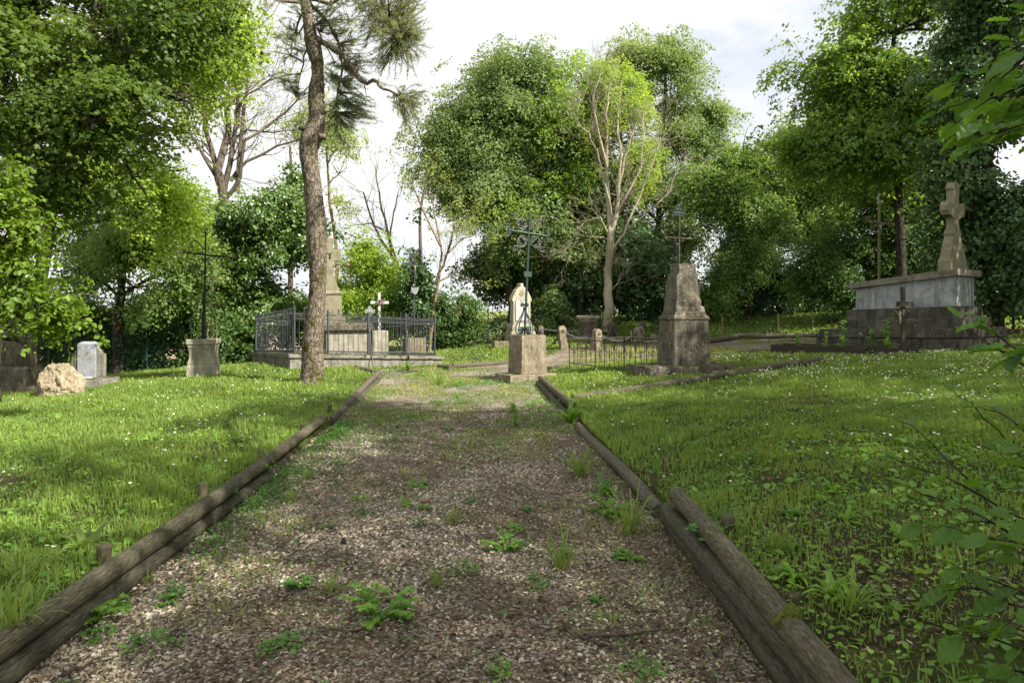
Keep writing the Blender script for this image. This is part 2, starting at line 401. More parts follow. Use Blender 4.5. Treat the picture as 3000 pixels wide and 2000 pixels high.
def mat_ground():
    m, nt, b = newmat('lawn_soil'); v = coord(nt)
    n = nz(nt, v, .9, 8, .65); f = nz(nt, v, 45, 6, .75)
    c = ramp(nt, f, [(.3, (.022,.032,.008)), (.5, (.05,.075,.014)), (.7, (.10,.13,.03))])
    s = ramp(nt, f, [(.3, (.022,.017,.011)), (.55, (.07,.052,.034)), (.75, (.17,.13,.085))])
    c = mix(nt, ramp(nt, n, [(.46, 0), (.62, .85)]), c, s)
    L(nt, c, b.inputs['Base Color']); b.inputs['Roughness'].default_value = .95; b.inputs['Specular IOR Level'].default_value = .1
    bump(nt, b, [(f, .03)], strength=.8); return m
def mat_path():
    m, nt, b = newmat('gravel_mulch'); v = coord(nt)
    v2 = nd(nt, 'ShaderNodeTexVoronoi', feature='F1'); v2.inputs['Scale'].default_value = 52; L(nt, v, v2.inputs['Vector'])
    cell = nd(nt, 'ShaderNodeSeparateColor'); L(nt, v2.outputs['Color'], cell.inputs[0])
    peb = ramp(nt, cell.outputs[0], [(.0, (.21,.175,.13)), (.5, (.42,.365,.28)), (.9, (.60,.545,.45))])
    peb = mix(nt, ramp(nt, v2.outputs['Distance'], [(.35, 0), (.62, .8)]), peb, (.05,.037,.025))
    f = nz(nt, v, 60, 5, .75)
    mul = ramp(nt, f, [(.3, (.045,.033,.02)), (.52, (.14,.105,.068)), (.75, (.32,.26,.18))])
    pt = nz(nt, v, 1.1, 7, .7, .5)
    mask = ramp(nt, pt, [(.40, .15), (.58, .95)])
    c = mix(nt, mask, mul, peb)
    gr = ramp(nt, nz(nt, v, 1.7, 7, .72), [(.52, 0), (.66, .55)])
    c = mix(nt, gr, c, ramp(nt, f, [(.3, (.04,.05,.014)), (.7, (.13,.14,.045))]))
    L(nt, c, b.inputs['Base Color']); b.inputs['Roughness'].default_value = .92; b.inputs['Specular IOR Level'].default_value = .15
    iv = nd(nt, 'ShaderNodeMath', operation='SUBTRACT'); iv.inputs[0].default_value = 1; L(nt, v2.outputs['Distance'], iv.inputs[1])
    bump(nt, b, [(iv.outputs[0], .012), (f, .012)], strength=.9); return m
def mat_field():
    m, nt, b = newmat('field_crop'); v = coord(nt)
    sx = nd(nt, 'ShaderNodeSeparateXYZ'); L(nt, v, sx.inputs[0])
    n = nz(nt, coord(nt, (.02, .3, 1)), 1.0, 5, .6)
    crop = ramp(nt, n, [(.3, (.15,.19,.055)), (.7, (.25,.27,.10))])
    soil = ramp(nt, n, [(.3, (.36,.27,.19)), (.7, (.46,.36,.26))])
    ad = nd(nt, 'ShaderNodeMath', operation='MULTIPLY_ADD'); L(nt, sx.outputs[1], ad.inputs[0]); ad.inputs[1].default_value = .16; L(nt, sx.outputs[0], ad.inputs[2])
    k = ramp(nt, ad.outputs[0], [(0, 1), (.5, 0)])
    mr = nd(nt, 'ShaderNodeMapRange'); L(nt, ad.outputs[0], mr.inputs[0]); mr.inputs[1].default_value = -4; mr.inputs[2].default_value = 0; mr.inputs[3].default_value = 1; mr.inputs[4].default_value = 0
    c = mix(nt, mr.outputs[0], crop, soil)
    L(nt, c, b.inputs['Base Color']); b.inputs['Roughness'].default_value = 1; b.inputs['Specular IOR Level'].default_value = 0
    return m
M['ground'] = mat_ground(); M['path'] = mat_path(); M['field'] = mat_field()
M['pebble'] = stone('pebble', (.22,.18,.13), (.40,.34,.25), (.58,.52,.42), stain=0, lichen=0, orange=0, scale=5)
def mat_pebble():
    m, nt, b = newmat('pebbles')
    a = nd(nt, 'ShaderNodeAttribute'); a.attribute_name = 'var'
    c = ramp(nt, a.outputs['Fac'], [(0, (.19,.15,.10)), (.35, (.36,.295,.205)), (.7, (.53,.455,.34)), (1, (.71,.645,.53))])
    c = mix(nt, ramp(nt, nz(nt, coord(nt), 60, 4, .6), [(.4, 0), (.7, .5)]), c, (.14,.105,.07))
    L(nt, c, b.inputs['Base Color']); b.inputs['Roughness'].default_value = .8; b.inputs['Specular IOR Level'].default_value = .25
    return m
M['pebble'] = mat_pebble()
def mat_chip():
    m, nt, b = newmat('bark_chips')
    a = nd(nt, 'ShaderNodeAttribute'); a.attribute_name = 'var'
    c = ramp(nt, a.outputs['Fac'], [(0, (.045,.031,.019)), (.5, (.135,.095,.058)), (.85, (.27,.205,.135)), (1, (.43,.35,.245))])
    L(nt, c, b.inputs['Base Color']); b.inputs['Roughness'].default_value = .9; b.inputs['Specular IOR Level'].default_value = .15
    return m
M['chips'] = mat_chip()
# ---------------------------------------------------------------- camera, light, sky
cam = bpy.data.cameras.new('camera'); co = bpy.data.objects.new('camera', cam); COL.objects.link(co)
co.location = (0, 0, EYE); co.rotation_euler = (R(90), 0, 0)
cam.sensor_width = 36; cam.lens = 24; cam.shift_y = -95 / 3000; cam.clip_end = 5000; cam.clip_start = .05
SC.camera = co
SUN_EL, SUN_AZ = R(43), math.atan2(-.50, .86)          # direction towards the sun
sd = Vector((math.cos(SUN_EL) * math.cos(SUN_AZ), math.cos(SUN_EL) * math.sin(SUN_AZ), math.sin(SUN_EL)))
sl = bpy.data.lights.new('sun', 'SUN'); so = bpy.data.objects.new('sun', sl); COL.objects.link(so)
sl.energy = 4.6; sl.angle = R(.7); sl.color = (1, .95, .86)
so.rotation_euler = sd.to_track_quat('Z', 'Y').to_euler(); so.location = sd * 60
w = bpy.data.worlds.new('World'); SC.world = w; w.use_nodes = True
nt = w.node_tree; bg = nt.nodes['Background']
sky = nd(nt, 'ShaderNodeTexSky', sky_type='NISHITA'); sky.sun_disc = False
sky.sun_elevation = SUN_EL; sky.sun_rotation = math.pi / 2 - SUN_AZ
tc = nd(nt, 'ShaderNodeTexCoord'); mp = nd(nt, 'ShaderNodeMapping'); mp.inputs['Scale'].default_value = (1, 1, 2.4); mp.inputs['Location'].default_value = (.35, .1, .12)
L(nt, tc.outputs['Generated'], mp.inputs[0])
n1 = nz(nt, mp.outputs[0], 2.1, 8, .55, .25); n2 = nz(nt, mp.outputs[0], 4.2, 8, .58, .2)
cl = ramp(nt, n2, [(.30, (6.5, 6.65, 6.95)), (.5, (7.3, 7.35, 7.45)), (.72, (7.9, 7.9, 7.85))])
mask = ramp(nt, n1, [(.34, .40), (.47, .98)])
blue = mix(nt, .45, sky.outputs[0], (4.6, 5.5, 7.0))
L(nt, mix(nt, mask, blue, cl), bg.inputs['Color']); bg.inputs['Strength'].default_value = .062
SC.view_settings.view_transform = 'Standard'; SC.view_settings.look = 'None'; SC.view_settings.exposure = 1.26; SC.view_settings.gamma = 1
SC.render.film_transparent = False
cy = SC.cycles
cy.max_bounces = 7; cy.diffuse_bounces = 4; cy.glossy_bounces = 2; cy.transmission_bounces = 5; cy.transparent_max_bounces = 4
cy.caustics_reflective = False; cy.caustics_refractive = False

# ---------------------------------------------------------------- ground, path, field
def lines(*seg):
    out = []
    for a, b, s in seg: out += list(np.arange(a, b, s))
    return np.array(out + [seg[-1][1]])
def grid_sheet(xs, ys, zf, keep=None):
    X, Y = np.meshgrid(xs, ys); Z = zf(X, Y)
    nx, ny = len(xs), len(ys)
    i = (np.arange(ny - 1)[:, None] * nx + np.arange(nx - 1)[None]).ravel()
    Q = np.stack([i, i + 1, i + nx + 1, i + nx], -1)
    mb = MB()
    if keep is not None:
        k = keep(X, Y).ravel(); Q = Q[k[Q].any(1)]
    u, inv = np.unique(Q, return_inverse=True)
    mb.add(np.c_[X.ravel(), Y.ravel(), Z.ravel()][u], inv.reshape(Q.shape))
    return mb
def ground_z(X, Y):
    z = terr(X, Y) + .012 * np.sin(X * 3.1 + 1.7 * np.sin(Y * 1.3)) * np.sin(Y * 2.7)
    i = inpoly(X, Y)
    return np.where(i, pathz(X, Y) - .06, z)
xs = lines((-30, -12, .6), (-12, -4.2, .2), (-4.2, 2.6, .07), (2.6, 12, .2), (12, 26, .7))
ys = lines((-4, 1, .4), (1, 20, .1), (20, 38, .35))
grid_sheet(xs, ys, ground_z).build('ground', M['ground'], smooth=True, kind='structure')
def dil(X, Y):
    k = np.zeros(X.shape, bool)
    for dx in (-.07, 0, .07):
        for dy in (-.07, 0, .07): k |= inpoly(X + dx, Y + dy)
    return k
grid_sheet(lines((-4.2, 2.0, .06), (2.0, 10, .2)), lines((-2, 23, .08)), pathz, dil).build('gravel_path', M['path'], smooth=True, kind='structure')
fx = np.array([-900, -300, -100, -40, -20, 0, 20, 40, 100, 300, 900.]); fy = np.array([30, 45, 60, 90, 140, 220, 350, 600, 1100.])
grid_sheet(fx, fy, lambda X, Y: -1.35 + 0 * X).build('field', M['field'], kind='structure')
# ---------------------------------------------------------------- foliage
KITE = np.array([(0,0,0),(.42,.36,.07),(1,0,-.10),(.42,-.36,.07)])
OVAL = np.array([(0,0,0),(.22,.27,.04),(.6,.33,.05),(1,0,-.10),(.6,-.33,.05),(.22,-.27,.04)])
MAPLE = np.array([(0,0,0),(.02,.34,0),(.30,.26,.03),(.42,.56,-.03),(.58,.24,.02),(1,0,-.06),(.58,-.24,.02),(.42,-.56,-.03),(.30,-.26,.03),(.02,-.34,0)])
GD = 2.3
def unit(a): return a / (np.linalg.norm(a, axis=-1, keepdims=True) + 1e-9)
def leaves(mb, P, A, N, S, T=KITE, var=None):
    """leaf at P, pointing along A, facing N, length S"""
    B = unit(np.cross(N, A)); N = np.cross(A, B); k = len(T)
    V = P[:, None] + S[:, None, None] * (T[None, :, 0, None] * A[:, None] + T[None, :, 1, None] * B[:, None] + T[None, :, 2, None] * N[:, None])
    if var is None: var = rng.random(len(P))
    mb.add(V.reshape(-1, 3), np.arange(len(P) * k).reshape(-1, k), var=var)
def sprays(mb, C, N, Rr, n, size, T=KITE, jit=.45, droop=.35, var0=None, thick=.16):
    """leafy twigs: flat drooping discs of n leaves round each centre"""
    m = len(C)
    up = np.tile([0., 0, 1], (m, 1)); t1 = unit(np.cross(N, up + rng.normal(0, .3, (m, 3)))); t2 = np.cross(N, t1)
    r = np.sqrt(rng.random((m, n))) * Rr[:, None]; a = rng.random((m, n)) * 2 * math.pi
    d = t1[:, None] * np.cos(a)[..., None] + t2[:, None] * np.sin(a)[..., None]
    P = C[:, None] + d * r[..., None] + N[:, None] * (rng.normal(0, thick, (m, n)) * Rr[:, None])[..., None]
    P[..., 2] -= droop * r ** 2 / (Rr[:, None] + 1e-6)
    A = unit(d + rng.normal(0, .55, (m, n, 3)) + np.array([0, 0, -.25]))
    Nn = unit(N[:, None] + rng.normal(0, jit, (m, n, 3)))
    v = np.clip((rng.random((m, 1)) * .55 if var0 is None else var0[:, None]) + rng.random((m, n)) * .45, 0, 1)
    S = size * rng.uniform(.5, 1.3, (m, n))
    leaves(mb, P.reshape(-1, 3), A.reshape(-1, 3), Nn.reshape(-1, 3), S.ravel(), T, v.ravel())
def lobe(px, py, rx, ry, Y, dk=.9):
    c = at(px, py, Y); s = Y / F
    return np.array([c.x, c.y, c.z]), np.array([rx * s, (rx + ry) * .5 * s * dk, ry * s])
def crown(lobes, Y, size, dens=1.0, T=KITE, n=26, sr=.42, gap=.0, origin=(0,0,0), nup=.75, clip=None, jit=.45, droop=.35, shell=.42):
    """lobes (px, py, rx, ry[, dY]) in photo pixels at distance Y; every lobe is broken into ragged boughs of leafy twigs"""
    mb = MB(); allC = []; dens = dens * GD; LB_ = [lobe(*lb[:4], Y + (lb[4] if len(lb) > 4 else 0)) for lb in lobes]
    parts_ = []
    for c, r in LB_:
        parts_.append((c, r * .62))
        for _ in range(7):
            v = unit(rng.normal(0, 1, 3)); v[2] = v[2] * .9 + .05; f = rng.uniform(.34, .62)
            parts_.append((c + v * r * rng.uniform(.45, 1.0 - f * .45), r * f * rng.uniform(.8, 1.25, 3)))
    dens *= .56
    for c, r in parts_:
        area = math.pi * r[0] * r[2]; total = dens * area * 3.6 / (size * size * .36)
        bs = sr * 1.2; m = max(3, int(2.6 * area / (math.pi * bs * bs))); kk = max(.45, 1 - .5 * bs / max(r[0], r[2]))
        u = unit(rng.normal(0, 1, (m, 3))); rad = rng.random(m) ** shell * rng.normal(1.0, .15, m) * np.where(rng.random(m) < .13, 1.28, 1)
        B = c + u * (rad * kk)[:, None] * r; vo = np.array([noise.noise(Vector(b_) * (.38 / sr) * .55 + Vector((lobes[0][0], 0, 7))) for b_ in B]); kp = vo > (-.14 if abs(lobes[0][0] - 350) < 600 else -.27)
        B, u, m0 = B[kp], u[kp], m; m = len(B)
        if m == 0: continue
        sc = bs * np.exp(rng.normal(0, .42, m)); k = np.maximum(1, (total / m0 / n * (sc / bs) ** 2).astype(int))
        idx = np.repeat(np.arange(m), k); q = unit(rng.normal(0, 1, (len(idx), 3))) * (rng.random(len(idx)) ** .5)[:, None] * np.array([1, 1, .85])
        q[:, 2] = np.where(rng.random(len(q)) < .6, np.abs(q[:, 2]), q[:, 2]) - .15 - .30 * (q[:, 0] ** 2 + q[:, 1] ** 2)
        ax_ = unit(u + rng.normal(0, .45, u.shape) + np.array([0, 0, -.15]))[idx]; al = (q * ax_).sum(1)[:, None]
        q = q * .78 + ax_ * al * .95
        C = B[idx] + q * sc[idx][:, None] + u[idx] * (.25 * sc[idx] * rng.random(len(idx)))[:, None]
        Nn = unit(np.array([0, 0, nup]) + u[idx] * .40 + q * .5 + rng.normal(0, .25, (len(C), 3)))
        tint = np.clip(rng.random(m)[idx] * .6 + rng.normal(0, .07, len(C)), 0, .6)
        sprays(mb, C - np.array(origin), Nn, sr * .72 * rng.uniform(.45, 1.25, len(C)), n, size, T, jit, droop, tint)
        allC.append(C)
    return mb, np.concatenate(allC), LB_
def wobble(pts, amp):
    out = []
    for i, p in enumerate(pts):
        k = 0 if i == 0 else 1
        out.append(Vector(p) + Vector(rng.normal(0, amp, 3)) * k)
    return out
def limb(mb, a, b, r0, r1, sag=.12, n=7, sides=6):
    a, b = Vector(a), Vector(b); l = (b - a).length; pts = []
    for i in range(n + 1):
        t = i / n; p = a.lerp(b, t); p.z += math.sin(t * math.pi) * l * sag
        if 0 < i < n: p += Vector(rng.normal(0, l * .018, 3))
        pts.append(p)
    mb.tube(pts, np.linspace(r0, r1, n + 1), sides, cap=False); return pts
def twigs(mb, hubs, C, frac, r=.010, origin=(0,0,0)):
    """thin twigs from limb points to a share of the leafy sprays"""
    hubs = np.array([list(h) for h in hubs]); o = np.array(origin)
    idx = np.nonzero(rng.random(len(C)) < frac)[0]
    for i in idx:
        p = C[i] - o; d = ((hubs - p) ** 2).sum(1); h = hubs[np.argmin(d)]
        m = (h + p) / 2 + rng.normal(0, .06, 3) + np.array([0, 0, .05])
        mb.tube([h, m, p], [r * 1.6, r, r * .5], 3, cap=False)
def tree(name, label, cat, Y, base, trunkpx, lobes, leafm, barkm, size, dens=1., gap=.0, T=KITE, sr=.42, n=26, tr=.16, twig=.25, group=None,
         nup=.75, limbs=True, droop=.35, shell=.42, jit=.45, extra=None):
    """base = photo pixel of the trunk foot; trunkpx = further (px, py) up the trunk; all at distance Y"""
    b = at(base[0], base[1], Y); b.z = min(b.z, tz(b.x, b.y)); root = thing(name, label, cat, b, group=group); o = np.array(b)
    mb = MB(); pts = [Vector((0, 0, -.15))] + [at(px, py, Y) - b for px, py in trunkpx]
    fine = []
    for i in range(len(pts) - 1):
        for t in (0, .5): fine.append(pts[i].lerp(pts[i+1], t) + Vector(rng.normal(0, tr * .12, 3)) * (1 if fine else 0))
    fine.append(pts[-1])
    rad = np.linspace(tr, tr * .35, len(fine)); rad[0] *= 1.35
    mb.tube(fine, rad, 9)
    cm, C, lb = crown(lobes, Y, size, dens, T, n, sr, gap, o, nup, jit=jit, droop=droop, shell=shell)
    hubs = list(fine[len(fine)//2:])
    if limbs:
        for c, r in lb:
            e = Vector(c - o); st = min(fine[len(fine)//3:], key=lambda p: (p - e).length + 2.5 * max(0, p.z - e.z + .3))
            k = limb(mb, st, e, tr * .42, tr * .14, sag=.1); hubs += k
            for _ in range(5):
                q = e + Vector(rng.normal(0, 1, 3)) * Vector(r).length * .28
                hubs += limb(mb, k[4], q, tr * .2, tr * .05, .06, 5, 4)
    twigs(mb, hubs, C, twig, max(.006, tr * .05), o)
    t = mb.build('trunk', M[barkm], root, smooth=True)
    cr = cm.build('crown', M[leafm], root)
    if extra: extra(root, o)
    return root
def grow(mb, p, d, ln, r, depth, spread=.5, up=.12, kids=(2, 3), shrink=.72, wig=.13, minr=.004, tips=None, sides=5):
    pts = [p]; n = 4
    for i in range(n):
        d = (d + Vector(rng.normal(0, wig, 3)) + Vector((0, 0, up * .4))).normalized(); pts.append(pts[-1] + d * ln / n)
    r2 = max(minr * .6, r * .62)
    mb.tube(pts, np.linspace(r, r2, n + 1), sides if r > .02 else 3, cap=False)
    if depth <= 0:
        if tips is not None: tips.append((pts[-1], d))
        return
    for k in range(rng.integers(kids[0], kids[1] + 1)):
        q = pts[-1] if k < 2 else pts[rng.integers(2, n)]
        ax = Vector(rng.normal(0, 1, 3)); nd_ = (d + ax.normalized() * spread * rng.uniform(.6, 1.3)).normalized()
        grow(mb, q, nd_, ln * shrink * rng.uniform(.75, 1.2), r2 * rng.uniform(.6, .95), depth - 1, spread, up, kids, shrink, wig, minr, tips, sides)
def ivy_column(mb, pts, rad, size, per_m2=190):
    """ivy leaves hanging round a stem"""
    for (a, ra), (b, rb) in zip(zip(pts[:-1], rad[:-1]), zip(pts[1:], rad[1:])):
        a, b = np.array(a), np.array(b); l = np.linalg.norm(b - a); m = int(per_m2 * l * (ra + rb) * 3.1)
        t = rng.random(m); an = rng.random(m) * 2 * math.pi; r = (ra + (rb - ra) * t) * rng.uniform(.55, 1.1, m)
        out = np.c_[np.cos(an), np.sin(an), np.zeros(m)]
        P = a + (b - a) * t[:, None] + out * r[:, None]
        Nn = unit(out + np.array([0, 0, .5]) + rng.normal(0, .3, (m, 3))); A = unit(np.array([0, 0, -1]) + out * .4 + rng.normal(0, .4, (m, 3)))
        leaves(mb, P, A, Nn, size * rng.uniform(.6, 1.2, m), KITE)

# ---- pine in the lawn
def build_pine():
    Y = 14.0; b = at(914, 1124, Y); b.z = tz(b.x, b.y); root = thing('pine_tree', 'tall leaning pine with flaky mossy bark rising from the left lawn beside the railing', 'pine tree', b)
    prof = [(914,1135,84),(914,1122,74),(914,1108,66),(916,1056,62),(916,1003,60),(921,951,57),(927,898,50),(931,845,47),(931,775,51),(928,705,58),(927,653,57),
            (922,600,54),(921,625,51),(915,536,49),(905,469,51),(903,432,55),(913,405,66),(921,381,55),(931,348,46),(926,304,46),(927,262,46),(932,223,33),
            (929,179,36),(918,140,46),(910,107,37),(904,60,33),(897,20,31),(890,-60,29),(880,-200,26),(884,-330,22),(880,-450,14),(876,-520,8)]
    prof = [p for i, p in enumerate(prof) if i != 12]
    mb = MB(); pts = [at(x, y, Y) - b for x, y, _ in prof]; rad = [w_ / 2 * Y / F for *_, w_ in prof]
    # resample finely
    P, Rd = [], []
    for i in range(len(pts) - 1):
        n = max(2, int((pts[i+1] - pts[i]).length / .035))
        for k in range(n):
            t = k / n; P.append(pts[i].lerp(pts[i+1], t)); Rd.append(rad[i] + (rad[i+1] - rad[i]) * t)
    ks = np.ones(7) / 7
    Rd = np.convolve(np.pad(Rd, 3, 'edge'), ks, 'valid'); PA = np.array([list(p) for p in P])
    PA = np.c_[[np.convolve(np.pad(PA[:, i], 3, 'edge'), ks, 'valid') for i in range(3)]].T
    mb.tube(PA, Rd, 40)
    for x, y, rx, rz_, dx in [(948,405,.09,.07,.05),(893,380,.10,.06,-.03),(945,255,.07,.08,.04),(916,136,.08,.05,0),(930,205,.05,.05,0),(935,140,.06,.06,.05)]:
        p = at(x, y, Y) - b; mb.lathe([(rx*.2, -rz_), (rx, -rz_*.4), (rx*1.05, rz_*.3), (rx*.7, rz_*.8), (.01, rz_)], 9, (p.x, p.y - .08, p.z))
    t = mb.build('trunk', M['pine_bark'], root, smooth=True); weather(t, 0, 0, .045, .10, .02, .035)
    br = MB(); nd_ = MB()
    def pl(ps, r0, r1, dy=0.0, k=1):
        q = [at(x, y, Y) - b for x, y in ps]; n = len(q)
        q = [Vector((p.x, p.y + dy * i / n, p.z)) for i, p in enumerate(q)]
        f = []
        for i in range(n - 1):
            for t_ in (0, .5): f.append(q[i].lerp(q[i+1], t_) + Vector(rng.normal(0, .012, 3)))
        f.append(q[-1]); br.tube(f, np.linspace(r0, r1, len(f)), 6, cap=False); return f
    tips = []
    def clus(hub, px, py, rx, ry, n, dy=0):
        c = at(px, py, Y) - b; c.y += dy; s = Y / F
        for _ in range(int(n * .85)):
            p = c + Vector((rng.normal(0, rx * s * .5), rng.normal(0, .35), rng.normal(0, ry * s * .5)))
            h = min(hub, key=lambda v: (v - p).length) if hub else c
            m = h.lerp(p, .55) + Vector(rng.normal(0, .05, 3))
            br.tube([h, m, p], [.011, .007, .004], 3, cap=False)
            d = (p - m).normalized()
            for k in range(3):
                tips.append((m.lerp(p, .45 + .28 * k), (d + Vector(rng.normal(0, .25, 3))).normalized()))
    L1 = pl([(926,112),(965,138),(1005,165),(1045,215),(1070,250),(1085,260),(1103,253),(1118,262),(1130,284),(1146,292),(1168,300),(1190,312)], .062, .018, -.8)
    clus(L1[-5:], 1205, 335, 48, 38, 46, -.8); clus(L1[-4:], 1215, 380, 26, 38, 30, -.8); clus(L1[-4:], 1240, 325, 20, 25, 16, -.8)
    br.tube([L1[-3], L1[-3] + Vector((.05, 0, -.3))], [.012, .004], 4, cap=False); br.tube([L1[9], L1[9] + Vector((.07, 0, -.35))], [.012, .004], 4, cap=False)
    L2 = pl([(905,10),(960,60),(985,120),(992,180),(975,250),(965,310)], .045, .012, .6)
    for a in [(1000,95,60,50,60),(1025,170,50,50,60),(1000,225,55,35,55),(1010,285,70,40,80),(980,340,45,30,45),(965,205,30,60,45),(1040,300,40,25,35),(965,380,20,25,14)]: clus(L2, *a, dy=.5)
    L3 = pl([(892,-10),(970,15),(1040,-10),(1100,20),(1150,70),(1180,130)], .05, .014, -.5)
    for a in [(1110,40,70,55,90),(1180,60,60,60,90),(1200,130,55,50,80),(1150,150,60,50,80),(1110,100,50,45,55),(1190,185,35,25,35),(1120,205,22,22,26),(1220,20,40,40,45),(1040,30,60,45,60),(1235,130,22,30,25)]: clus(L3, *a, dy=-.4)
    L5 = pl([(897,40),(925,75),(950,130),(990,195)], .03, .010, -.3); clus(L5, 985, 40, 55, 45, 50, 0)
    L4 = pl([(893,30),(870,60),(850,110),(840,150)], .03, .008, .3)
    for a in [(850,60,35,50,24),(830,120,40,50,26),(860,150,30,40,16),(905,15,30,20,14)]: clus(L4, *a, dy=.2)
    L6 = pl([(893,10),(830,15),(760,-5),(715,5),(690,45),(640,75)], .035, .008, -1.0)
    for a in [(720,40,50,30,24),(650,60,50,25,18),(800,70,30,40,14),(770,20,50,30,18)]: clus(L6, *a, dy=-.9)
    L7 = pl([(895,70),(865,110),(852,155),(858,190)], .02, .006, 0); L8 = pl([(900,140),(880,185),(862,235),(850,255)], .02, .006, .5)
    for a in [(820,225,30,25,22),(850,240,28,22,18)]: clus(L8, *a, dy=.5)
    # high crown above the picture
    for a in [(880,-250,260,130,150),(900,-420,180,110,110),(1100,-150,140,70,70)]: clus(P[-60:], *a)
    br.build('branches', M['pine_limb'], root, smooth=True)
    TP = np.array([list(p) for p, _ in tips]); TD = np.array([list(d) for _, d in tips]); m, k = len(TP), 13
    A = unit(TD[:, None] * 1.0 + rng.normal(0, .62, (m, k, 3))); P2 = TP[:, None] + TD[:, None] * rng.uniform(-.10, .05, (m, k, 1))
    T = np.array([(0,.035,0),(1,.012,0),(1,-.012,0),(0,-.035,0)])
    leaves(nd_, P2.reshape(-1, 3), A.reshape(-1, 3), unit(rng.normal(0, 1, (m * k, 3))), rng.uniform(.06, .11, m * k), T * np.array([1, 1.25, 1]))
    nd_.build('needles', M['needles'], root)
build_pine()

# ---- left side
tree('maple_tree', 'big dark leafy maple filling the top left corner over the stele', 'tree', 12.5, (-40,1165), [(-30,1000),(25,800),(110,600),(170,430),(230,250),(280,80),(300,-80)],
     [(100,130,330,190),(20,20,120,120),(20,280,100,120),(420,150,240,200),(90,370,290,170),(390,400,230,170),(560,60,150,90),(250,-120,420,160),(560,300,110,90),(200,560,190,90)], 'leaf_near', 'bark_dark', .082, .52, .42, MAPLE, .42, 22, .19, .3, droop=.55)
tree('maple_tree', 'maple with sunlit yellow green leaves hanging behind the dark maple', 'tree', 17, (60,1125), [(95,900),(140,700),(170,480),(260,260),(380,60)],
     [(590,90,110,130),(650,150,50,80),(560,280,90,90),(650,20,70,60),(490,400,110,100),(590,230,70,70),(450,540,110,100),(530,500,50,80),(510,630,50,70),(330,550,160,110),(540,390,45,50),(675,70,40,60)], 'leaf_yellow', 'bark_dark', .10, .75, .40, KITE, .42, 24, .2, .15)
tree('field_maple', 'airy green tree above the left hedge with sky showing through', 'tree', 20, (345,1105), [(345,950),(360,800),(330,650),(300,520)],
     [(330,660,200,120),(500,720,140,110),(240,790,150,110),(420,830,150,80),(560,790,80,90),(430,560,140,80),(250,540,150,100),(400,700,130,80),(560,660,90,90)], 'leaf_mid', 'bark_dark', .095, .50, .46, KITE, .42, 24, .15, .15)
tree('hazel_shrub', 'bright green broad leaved shrub at the left edge hanging over the stele', 'shrub', 9.5, (-90,1190), [(-85,1000),(-60,820),(-10,650)],
     [(20,600,70,70),(40,700,90,70),(50,810,100,65),(110,870,110,40),(40,910,80,25),(185,905,70,16),(10,500,50,60),(-80,700,110,200),(150,950,50,12),(85,1010,35,8)], 'leaf_bright', 'bark_dark', .080, .42, .44, OVAL, .22, 14, .05, .4)
tree('undergrowth_hedge', 'dark tangled hedge behind the wire fence on the left', 'hedge', 21.5, (480,1085), [(480,1000),(480,900)],
     [(330,930,160,90),(480,960,150,110),(600,960,120,120),(420,1050,150,50),(560,1060,130,40),(300,1040,120,60),(690,1000,80,80),(200,980,130,90),(90,960,140,110)], 'leaf_dark', 'bark_dark', .10, .9, .34, KITE, .4, 26, .06, .05, limbs=False)
tree('ivy_bush', 'large rounded ivy clad bush between the left pedestal and the pine', 'bush', 22.5, (740,1065), [(740,950),(740,800),(740,650)],
     [(740,680,140,110),(660,780,120,110),(820,760,100,130),(640,900,120,110),(780,900,130,120),(860,660,70,90),(690,1000,120,60),(850,990,80,70),(600,700,60,60)], 'leaf_ivybush', 'bark_dark', .115, 1.1, .30, OVAL, .38, 24, .1, .05, nup=.45)
def bare_multi():
    Y = 25; b = at(655, 800, Y); b.z = tz(b.x, b.y); root = thing('bare_branched_tree', 'many stemmed half bare tree with brown trunks left of the pine', 'tree', b); mb = MB(); tips = []
    foot = Vector((0, 0, -.1)); fork = at(655, 590, Y) - b
    mb.tube([foot, foot.lerp(fork, .5) + Vector((.05, 0, 0)), fork], [.28, .22, .2], 9)
    stems = [([(655,590),(640,520),(612,430),(606,330),(612,230),(605,130)], .13), ([(655,590),(655,500),(662,380),(680,290),(683,180),(690,60)], .16), ([(655,590),(672,480),(690,330),(700,200),(712,90)], .12),
             ([(690,590),(705,520),(730,420),(800,350),(870,290)], .09), ([(675,530),(720,470),(800,425),(900,390)], .075), ([(690,560),(700,400),(705,250),(735,130)], .10), ([(680,330),(730,290),(790,240),(880,215)], .06),
             ([(655,560),(620,470),(560,400),(500,360)], .07), ([(668,420),(720,380),(790,385),(890,385)], .05), ([(612,330),(580,260),(560,180)], .05)]
    for ps, r in stems:
        q = [at(x, y, Y) - b + Vector((0, rng.normal(0, .3), 0)) for x, y in ps]; q[0] = fork if ps[0][1] == 590 else q[0]
        f = []
        for i in range(len(q) - 1):
            for t in (0, .5): f.append(q[i].lerp(q[i+1], t) + Vector(rng.normal(0, .03, 3)))
        f.append(q[-1]); mb.tube(f, np.linspace(r, r * .3, len(f)), 7, cap=False)
        for i in range(2, len(f)):
            for _ in range(2):
                d = ((f[i] - f[i-1]).normalized() + Vector(rng.normal(0, .6, 3))).normalized()
                grow(mb, f[i], d, 1.15 * rng.uniform(.6, 1.2), r * .22, 3, .5, .1, (2, 3), .72, .14, .006, tips)
    mb.build('trunk', M['bark_mid'], root, smooth=True)
    C = np.array([list(p) for p, _ in tips]); C = C[rng.random(len(C)) < .30]; cm = MB()
    sprays(cm, C, unit(np.array([0, 0, 1]) + rng.normal(0, .4, (len(C), 3))), np.full(len(C), .22), 7, .09)
    cm.build('crown', M['leaf_sparse'], root)
bare_multi()
